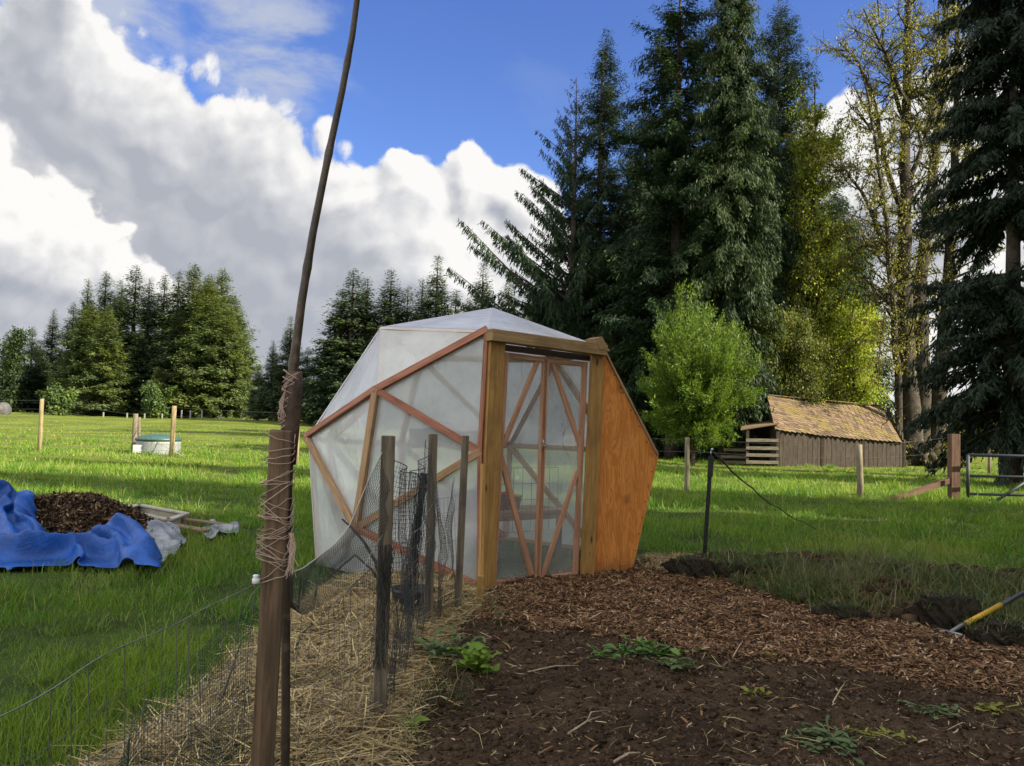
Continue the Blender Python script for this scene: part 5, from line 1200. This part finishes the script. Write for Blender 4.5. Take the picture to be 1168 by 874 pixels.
a = at(292, 662, PY-.06); mb = lathe([(.006, -.012), (.012, -.008), (.012, .004), (.008, .010), (.011, .014), (.004, .018)], 12); mb.v = [x+a for x in mb.v]; mb.build('insulator', plain('white_insulator', (.75, .75, .73), .4), mp)

def stake(bx, by, tx, ty, w, d, label, m=GREYS):
    b = gp(bx, by); t = at(tx, ty, b.y+.0); b.z = 0; mb = MB(); mb.beam(b-Vector((0, 0, .25)), t, w, d, Vector((.25, -1, 0)))
    tag(mb.build('wooden_stake', m, None, org=b, bevel=.004), label, 'stake', 'stakes along the garden fence'); return b, t
S1 = stake(432, 834, 443, 497, .060, .045, 'grey wooden stake nearest the camera, draped with netting, between post and doorway')
S2 = stake(488, 722, 494, 495, .056, .045, 'middle grey wooden stake, with dark netting bunched on its left side')
S3 = stake(521, 700, 531, 497, .048, .04, 'thinnest and farthest grey stake, in front of the red strut beside the door post')
P0 = at(0, 824, 1.5); P0z = P0.z; P0.z = 0; q9 = at(293, 663, 2.58); P0 = P0+(P0-Vector((q9.x, q9.y, 0)))*.3
def path_pt(nodes, s):
    L = [0]
    for a, b in zip(nodes[:-1], nodes[1:]): L.append(L[-1]+(b-a).length)
    s = min(max(s, 0), L[-1]-1e-6); i = max(j for j in range(len(nodes)-1) if L[j] <= s); return nodes[i].lerp(nodes[i+1], (s-L[i])/(L[i+1]-L[i]))
RUSTY = plain('rusty_wire', (.15, .135, .115), .6, .4); GREYWIRE = plain('grey_wire', (.36, .38, .36), .45, .6)
nodes = [P0, pb+Vector((-.03, .0, 0)), S1[0], S2[0], S3[0]]; tot = sum((b-a).length for a, b in zip(nodes[:-1], nodes[1:])); L1 = (nodes[1]-nodes[0]).length
L2 = L1+(nodes[2]-nodes[1]).length; L3 = L2+(nodes[3]-nodes[2]).length
def fence_top(s):
    if s < L1: return P0z+.02+(q9.z-P0z-.02)*(s/L1)-.006*math.sin(math.pi*s/L1)
    if s < L2: return q9.z-.20*math.sin(math.pi*(s-L1)/(L2-L1))+.0*(s-L1)
    return .86-.12*math.sin(math.pi*min((s-L2)/(L3-L2), 1))
def wob(s, z, k=.012): return Vector((k*math.sin(s*5.1+z*7)+k*.6*math.sin(s*13+z*3), k*.5*math.sin(s*9+1+z*5), k*.6*math.sin(s*7+z*4)))
mb = MB(); mg = MB(); ns = int(tot/.05)
for j in range(9):
    f = j/8; pts = []
    for i in range(ns+1): s = tot*i/ns; z = .02+(fence_top(s)-.02)*f; pts.append(path_pt(nodes, s)+Vector((0, 0, z))+wob(s, z))
    (mg if j in (8, 6) else mb).tube(pts, .0016 if j == 8 else .0011, 3, False)
for i in range(int(tot/.072)):
    s = i*.072; pts = [path_pt(nodes, s)+Vector((0, 0, z))+wob(s, z) for z in np.linspace(.0, fence_top(s), 7)]; mb.tube(pts, .0011, 3, False)
wf = thing('wire_fence', pb, 'rusty welded wire mesh fence sagging along the straw from the twine-wrapped post', 'wire fence')
mb.build('mesh', RUSTY, wf); mg.build('top_wire', GREYWIRE, wf)
# plastic bird netting, slung over the stakes
NETB = plain('black_netting', (.022, .026, .026), .5); NETG = plain('green_netting', (.020, .055, .040), .5)
def net(name, nodes, topf, botf, cell, r, m, label, seed, bell=.05, rope=None, foldx=0.0):
    L = sum((b-a).length for a, b in zip(nodes[:-1], nodes[1:])); nu = int(L/cell); rs = random.Random(seed)
    nv = int(max(topf(L*i/20/1.0, L)-botf(L*i/20, L) for i in range(21))/cell)
    G = np.zeros((nu+1, nv+1, 3))
    for i in range(nu+1):
        s = L*i/nu; p = path_pt(nodes, s); t, b = topf(s, L), botf(s, L)
        for j in range(nv+1):
            z = b+(t-b)*j/nv; q_ = p+Vector((0, 0, z)); k = bell*(1-abs(2*j/nv-1))
            n1 = float(fbm(s*2.3, z*2.3, seed, 3)); n2 = float(fbm(s*2.3+7, z*2.3+3, seed+1, 3))
            G[i, j] = (q_.x+k*n1*3+foldx*math.sin(s*16+z*3), q_.y+k*n2*2, max(q_.z+k*n2, .01))
    # strands as thin four-sided sticks along the mesh lines
    segs = []
    segs.append((G[:-1].reshape(-1, 3), G[1:].reshape(-1, 3))); segs.append((G[:, :-1].reshape(-1, 3), G[:, 1:].reshape(-1, 3)))
    a = np.concatenate([s_[0] for s_ in segs]); b = np.concatenate([s_[1] for s_ in segs]); d = nrm(b-a); u = nrm(np.cross(d, np.array([.3, .5, .81]))); w_ = np.cross(d, u)
    v = np.stack([a+u*r, a-u*.5*r+w_*.87*r, a-u*.5*r-w_*.87*r, b+u*r, b-u*.5*r+w_*.87*r, b-u*.5*r-w_*.87*r], 1).reshape(-1, 3); i6 = np.arange(len(a))[:, None]*6
    q = np.concatenate([i6+[0, 1, 4, 3], i6+[1, 2, 5, 4], i6+[2, 0, 3, 5]])
    e = thing(name, nodes[0], label, 'netting'); np_obj('mesh', v, q, None, m, e)
    if rope:
        mbr = MB(); mbr.tube([Vector(G[i, -1]) for i in range(nu+1)], rope[0], 5, False); mbr.build('edge_cord', rope[1], e)
    return G
CORD = plain('pale_cord', (.40, .40, .38), .7)
def swag(name, top, bot, cell, r, m, label, seed, rope=None, bell=.04):
    """a net between an upper and a lower edge, both given as points"""
    def smooth(P_, n):
        P_ = [np.array(p[:]) for p in P_]; L = np.concatenate([[0], np.cumsum([np.linalg.norm(b-a) for a, b in zip(P_[:-1], P_[1:])])]); s = np.linspace(0, L[-1], n)
        c = np.stack([np.interp(s, L, [p[k] for p in P_]) for k in range(3)], 1)
        for _ in range(6): c[1:-1] = .25*c[:-2]+.5*c[1:-1]+.25*c[2:]
        return c, L[-1]
    nu = int(smooth(top, 5)[1]/cell); a, _ = smooth(top, nu+1); b, _ = smooth(bot, nu+1); nv = int(np.linalg.norm(a-b, axis=1).max()/cell)
    t = np.linspace(0, 1, nv+1)[None, :, None]; G = a[:, None]*(1-t)+b[:, None]*t; w_ = np.sin(np.pi*t[..., 0])
    for k in range(3): G[..., k] += bell*w_*3*fbm(G[..., 1]*3+k*5, G[..., 2]*3+k, seed+k, 3)
    A_ = np.concatenate([G[:-1].reshape(-1, 3), G[:, :-1].reshape(-1, 3)]); B_ = np.concatenate([G[1:].reshape(-1, 3), G[:, 1:].reshape(-1, 3)])
    d = nrm(B_-A_); u = nrm(np.cross(d, np.array([.3, .5, .81]))); w2 = np.cross(d, u)
    v = np.stack([A_+u*r, A_-u*.5*r+w2*.87*r, A_-u*.5*r-w2*.87*r, B_+u*r, B_-u*.5*r+w2*.87*r, B_-u*.5*r-w2*.87*r], 1).reshape(-1, 3); i6 = np.arange(len(A_))[:, None]*6
    q = np.concatenate([i6+[0, 1, 4, 3], i6+[1, 2, 5, 4], i6+[2, 0, 3, 5]])
    e = thing(name, (a[0][0], a[0][1], 0), label, 'netting'); np_obj('mesh', v, q, None, m, e)
    if rope: mbr = MB(); mbr.tube([Vector(p) for p in a], rope[0], 5, False); mbr.build('edge_cord', rope[1], e)
swag('plastic_net', [at(*p_) for p_ in ((326, 655, 2.72), (345, 649, 3.0), (365, 634, 3.3), (381, 622, 3.5), (398, 602, 3.62), (415, 560, 3.70), (440, 507, 3.75))],
     [at(*p_) for p_ in ((328, 690, 2.74), (345, 702, 3.0), (368, 690, 3.3), (392, 672, 3.5), (412, 668, 3.62), (425, 672, 3.70), (438, 690, 3.75))], .020, .0010, NETB,
     'dark plastic bird netting swagged between the twine-wrapped post and the nearest stake', 5, (.0026, CORD))
net('plastic_net', [S1[0]+Vector((.02, .03, 0)), S2[0]+Vector((-.02, -.03, 0))], lambda s, L: 1.26-.16*math.sin(math.pi*s/L)**.7, lambda s, L: .10, .024, .0010, NETB, 'black bird netting hung between the nearest and the middle stake', 6, .09, (.0022, NETB), .03)
net('plastic_net', [S2[0]+Vector((.02, .03, 0)), S3[0]+Vector((-.02, .0, 0))], lambda s, L: .98-.25*math.sin(math.pi*s/L), lambda s, L: .08, .022, .0010, NETB, 'ragged black netting between the middle and the farthest stake', 7, .10, None, .03)
net('plastic_net', [P0+Vector((.18, .35, 0)), P0.lerp(pb, .55)+Vector((-.05, .05, 0)), pb+Vector((-.06, .06, 0))], lambda s, L: .58+.24*s/L, lambda s, L: .26+.10*s/L, .014, .0007, NETG, 'dark green fine netting sagging along the wire left of the twine-wrapped post', 8, .03, None, .01)
# bunched netting and dry stalks
def bundle(name, a, b, n, sp, r, m, label, seed, cat='netting'):
    rs = random.Random(seed); mb = MB()
    for k in range(n):
        o1, o2 = Vector((rs.gauss(0, sp), rs.gauss(0, sp), 0)), Vector((rs.gauss(0, sp*1.6), rs.gauss(0, sp), 0)); pts = []
        for i in range(13): t = i/12; pts.append(a.lerp(b, t)+o1*(1-t)+o2*t+Vector((rs.gauss(0, sp*.5), rs.gauss(0, sp*.4), 0)))
        mb.tube(pts, r, 3, False)
    tag(mb.build(name, m, None, org=Vector((b.x, b.y, 0))), label, cat)
bundle('bunched_net', at(483, 540, 5.50), at(463, 708, 5.50), 60, .016, .0022, NETB, 'black netting gathered into a thick hanging bundle left of the middle stake', 9)
bundle('bunched_net', at(440, 620, 3.74)+Vector((.02, -.04, 0)), at(436, 760, 3.74)+Vector((.0, -.04, 0)), 26, .018, .0012, NETB, 'twisted black netting wound round the foot of the nearest stake', 10)
STALK = mottled('dry_stalk', (.035, .028, .022), (.085, .068, .05), 20, .8)
def stalk(pts, r, label, cat='branch'):
    mb = MB(); mb.tube(pts, [r*(1-.6*i/(len(pts)-1)) for i in range(len(pts))], 6); tag(mb.build('dry_branch', STALK, None, org=Vector((pts[0].x, pts[0].y, 0))), label, cat)
stalk([at(x, y, 5.0) for x, y in ((436, 668), (428, 640), (415, 618), (401, 602), (390, 592))], .014, 'dark dry branch bent up behind the nearest stake')
stalk([at(x, y, 5.2) for x, y in ((440, 676), (424, 650), (405, 633), (385, 650), (370, 664))], .010, 'dark dry branch arching over to the left behind the nearest stake')
stalk([gp(300, 830)+Vector((0, 0, .08)), gp(345, 745)+Vector((0, 0, .12)), gp(420, 672)+Vector((0, 0, .15))], .010, 'long dry stick lying along the straw behind the twine-wrapped post')
stalk([gp(225, 872)+Vector((0, 0, .06)), gp(252, 830)+Vector((0, 0, .13)), gp(275, 770)+Vector((0, 0, .2))], .008, 'dry stick slanting through the wire left of the twine-wrapped post')
p = gp(470, 706); mb = lathe([(.11, 0), (.14, .16), (.155, .165), (.155, .185), (.135, .185), (.12, .05), (.001, .045)], 20)
p = Vector((p.x, p.y, .03)); mb.v = [x+p for x in mb.v]; tag(mb.build('plant_pot', plain('black_plastic', (.012, .012, .013), .5), None, org=p), 'black plastic pot on the straw between the nearest and middle stakes', 'pot')

# ================================================================ the bed's far edge: metal post, turned sods, the tool
p = gp(803, 646); p.z = 0.05; t_ = at(811, 520, p.y); BLK = plain('black_steel', (.018, .018, .018), .45, .4)
tp = thing('metal_post', p, 'thin black metal fence post at the far edge of the garden', 'fence post')
mb = MB(); ax = (t_-p); 
mb.beam(p-ax*.15, t_, .040, .006, Vector((0, -1, 0))); mb.beam(p-ax*.15+Vector((0, .018, 0)), t_+Vector((0, .018, 0)), .006, .03, Vector((0, -1, 0)))
for k in range(16): c_ = p+ax*(.1+.055*k); mb.beam(c_+Vector((-.008, -.006, 0)), c_+Vector((.008, -.006, 0)), .012, .008)
mb.build('post', BLK, tp)
MB().beam(p+ax*.80+Vector((0, -.012, 0)), p+ax*.99+Vector((0, -.012, 0)), .052, .022, Vector((0, -1, 0))).build('sleeve', BLK, tp, bevel=.003)
MB().tube([t_+Vector((-.0, 0, .0)), t_+Vector((.0, 0, .05))], .007, 6).build('wire_loop', plain('bare_steel', (.4, .4, .4), .4, .8), tp)
a = t_+Vector((.0, -.0, .05)); b = gph(932, 614); pts = [a.lerp(b+Vector((0, 0, .12)), i/12)+Vector((0, 0, -.10*math.sin(math.pi*i/12)+.012*math.sin(i*2))) for i in range(13)]
mb = MB(); mb.tube(pts, [.010-.006*i/12 for i in range(13)], 6); tag(mb.build('stay_wire', mottled('dark_cable', (.03, .03, .03), (.07, .065, .055), 20, .7), None, org=b), 'dark slack cable running down to the right from the top of the black metal post', 'cable')
c_ = at(812, 514, p.y); mb = lathe([(.008, -.01), (.014, -.004), (.014, .006), (.006, .012)], 10); mb.v = [x+c_+Vector((.0, -.01, .012)) for x in mb.v]; mb.build('insulator', plain('pale_insulator', (.5, .5, .48), .4), tp)
SOD = mottled('turned_sod', (.018, .012, .007), (.048, .032, .019), 14, .97, 1.0, .05, (.050, .052, .018))
sods = [(790, 652, .20, .16, .17, 'largest dark sod, at the foot of the black metal post'), (838, 655, .17, .12, .09, 'dark sod right of the black metal post, first along the bank'), (872, 656, .15, .12, .07, 'low dark sod in the bank, second right of the black metal post'), (1010, 662, .22, .14, .11, 'broad dark sod in the middle of the bank top'),
        (956, 654, .16, .12, .07, 'small dark sod left of the broad one in the bank top'), (1082, 662, .20, .12, .09, 'dark sod at the bank top above the tool'), (1125, 668, .22, .12, .08, 'flat dark sod at the right end of the bank top'), (1082, 708, .21, .18, .19, 'tall rounded black sod behind the tool head'),
        (1142, 725, .22, .15, .13, 'dark sod under the tool handle'), (960, 700, .17, .13, .10, 'dark sod on the lower slope of the bank, above the wood chips')]
def sod_lump(p, sx, sy, sz, seed):
    bm = bmesh.new(); bmesh.ops.create_icosphere(bm, subdivisions=5, radius=1); v = np.array([x.co[:] for x in bm.verts]); t = np.array([[a.index for a in f.verts] for f in bm.faces]); bm.free()
    A_, B_ = v[:, 0]+.7*v[:, 2], v[:, 1]-.6*v[:, 2]
    k = 1+.9*fbm(A_*1.6+seed, B_*1.6, seed, 3)+.55*fbm(A_*5, B_*5+seed, seed+1, 3)+.5*fbm(A_*13, B_*13, seed+2, 3)
    v = v*k[:, None]*np.array([sx, sy, sz]); v[:, 2] = np.minimum(v[:, 2], sz*.85)+.25*sz
    r = np.random.default_rng(seed); top = v[(v[:, 2] > sz*.35)]; c = top[r.integers(0, len(top), 170)]; n = len(c)
    bv_, bq, bt_ = blades(c[:, :2], c[:, 2], r.uniform(.04, .13, n), r.uniform(.003, .007, n), r.uniform(.5, 1.25, n), seed)
    o = np_obj('soil_clod', v+np.array(p), None, t, SOD, None, org=p); np_obj('grass_tuft', bv_+np.array(p), bq, bt_, BANK_M, o); return o
for k, (px, py, sx, sy, sz, lab) in enumerate(sods):
    p = gp(px, py, .08); p.z = float(soil_z(p.x, p.y))-.02; tag(sod_lump(p, sx, sy, sz, 200+k*5), lab, 'soil clod', 'turned sods along the bank')
    # roots and grass standing out of the sod
h0 = gp(1078, 724, .06); h1 = at(1168, 676, h0.y+.35); h2 = h0+(h1-h0)*1.9; hd = (h1-h0)
tool = thing('garden_fork', h0, 'digging tool with a yellow handle lying against the turned sods', 'tool')
def seg(f0, f1): return [h0+hd*f0, h0+hd*f1]
MB().tube(seg(.06, .17)+seg(.19, .24), [.012, .017, .019, .019], 10).build('socket', plain('grey_steel', (.16, .16, .165), .4, .6), tool)
MB().tube(seg(.235, .69), .0185, 12).build('handle', mottled('worn_yellow_paint', (.42, .25, .02), (.58, .37, .04), 10, .45, .2, .002, (.30, .16, .03)), tool)
MB().tube(seg(.68, .90)+seg(.93, 1.9), [.0165, .0165, .0165, .016], 12).build('grip', plain('dark_grip', (.03, .035, .045), .45), tool)
sd_ = hd.cross(Vector((0, 0, 1))).normalized(); dn_ = Vector((-hd.x, -hd.y, 0)).normalized()
mb = MB(); c_ = h0+hd*.06
mb.tube([c_-sd_*.09, c_+sd_*.09], .009, 8)
for k in (-.09, -.03, .03, .09): mb.tube([c_+sd_*k, c_+sd_*k*1.1+dn_*.09-Vector((0, 0, .02)), c_+sd_*k*1.1+dn_*.21-Vector((0, 0, .10))], [.0075, .0065, .003], 6)
mb.build('tines', plain('worn_steel', (.22, .22, .22), .4, .7), tool)

# ================================================================ weeds, sticks
W1 = leaf('weed_leaf', (.050, .115, .022), (.110, .190, .045), .25); W2 = leaf('dusty_weed_leaf', (.050, .078, .028), (.105, .145, .050), .2); W3 = leaf('lime_weed_leaf', (.110, .190, .020), (.19, .28, .04), .35); W4 = leaf('yellow_weed_leaf', (.16, .17, .02), (.25, .24, .05), .35)
def weed(px, py, n, l, w, spread, lift, m, label, seed, tall=.0):
    p = gp(px, py, .05); p.z = float(soil_z(p.x, p.y)) if inside(SOIL, np.array([p.x]), np.array([p.y]))[0] > -.1 else float(straw_z(p.x, p.y))
    r = np.random.default_rng(seed); V = []; Q = []
    for k in range(n):
        az = r.uniform(0, 6.28); o_ = np.array([r.normal(0, spread), r.normal(0, spread*.8), r.uniform(0, tall)]); L_ = l*.78*r.uniform(.45, 1.25); W_ = w*.8*r.uniform(.7, 1.2); d = np.array([math.cos(az), math.sin(az), 0]); s = np.array([-d[1], d[0], r.normal(0, .3)]); li = lift*r.uniform(.4, 1.3); b0 = len(V)
        for z_ in (-1, 0, 1): V.append(o_*np.array([0, 0, .3])+s*.0015*z_)
        for i in range(6):
            t = i/5; c = o_+d*L_*t+np.array([0, 0, L_*(li*t-li*.75*t*t)]); ww = W_*(.18+math.sin(math.pi*min(t*.85+.08, 1))**.8)*(1-.25*t)*(1+.25*math.sin(i*2.4+k)); V += [c-s*ww/2, c+np.array([0, 0, -.12*ww]), c+s*ww/2]
        for i in range(6): Q += [(b0+i*3, b0+i*3+1, b0+i*3+4, b0+i*3+3), (b0+i*3+1, b0+i*3+2, b0+i*3+5, b0+i*3+4)]
    tag(np_obj('weed_plant', np.array(V)+np.array(p), Q, None, m, None, org=p, smooth=True), label, 'weed', 'weeds in the garden bed')
weed(541, 765, 70, .085, .045, .055, .9, W3, 'bright lime leafy weed at the left edge of the bed', 1, .13)
weed(512, 745, 60, .12, .030, .10, .9, W2, 'straggly grey-green weed between lime weed and stakes', 2, .08)
weed(745, 748, 60, .085, .034, .085, .7, W1, 'largest dark green clump of weed, at the lower edge of the wood chips', 3, .06)
weed(765, 768, 34, .08, .032, .06, .7, W2, 'grey-green weed just below the dark green clump', 4, .04)
weed(692, 750, 30, .07, .024, .06, .8, W1, 'small weed left of the dark green clump', 5, .04)
weed(948, 842, 76, .08, .022, .11, .4, W2, 'flat sprawling grey-green weed in the foreground of the bed', 6, .02)
weed(1008, 838, 30, .06, .018, .08, .5, W4, 'yellow-green weed touching the right side of the sprawling weed', 7, .02)
weed(860, 792, 14, .06, .03, .03, .8, W4, 'small yellow seedling alone in the bed', 8, .04)
weed(1066, 806, 30, .07, .024, .07, .5, W2, 'grey-green weed at the lower edge of the chips on the right', 9, .02)
weed(1140, 806, 26, .065, .022, .05, .5, W4, 'yellowish weed at the right edge of the chips', 10, .02)
weed(455, 826, 22, .16, .060, .035, 1.0, W3, 'broad-leaved light green weed at the foot of the nearest stake', 11, .02)
weed(885, 752, 12, .05, .025, .03, .8, W4, 'tiny yellow-green weed among the chips', 12, .02)
STICK = mottled('pale_stick', (.26, .20, .13), (.42, .34, .23), 20, .8)
for k, (x0, y0, x1, y1, r_, lab) in enumerate(((648, 832, 686, 816, .005, 'pale forked stick lying in the foreground soil'), (602, 769, 660, 764, .004, 'straight pale stick in the left of the bed'), (486, 792, 512, 798, .004, 'short pale stick beside the broad-leaved weed'), (672, 709, 692, 699, .006, 'reddish stick on the chips in front of the door'),
                                           (950, 800, 966, 776, .004, 'pale stick standing slanted at the edge of the chips'), (836, 752, 848, 730, .004, 'thin stick on the chips below the black metal post'), (700, 868, 730, 862, .006, 'short thick stick at the bottom edge of the bed'))):
    a, b = gp(x0, y0, .06), gp(x1, y1, .06)
    for p_ in (a, b): p_.z = float(soil_z(p_.x, p_.y))+.014
    m_ = (a+b)/2+Vector((.01, .012, .012)); mb = MB(); mb.tube([a, m_, b], [r_, r_*.9, r_*.5], 6)
    if k == 0: mb.tube([m_, m_+Vector((.02, .03, .03)), b+Vector((.03, .05, .01))], [r_*.7, r_*.5, r_*.3], 5)
    tag(mb.build('stick', STICK, None, org=a), lab, 'stick', 'sticks lying on the bed')
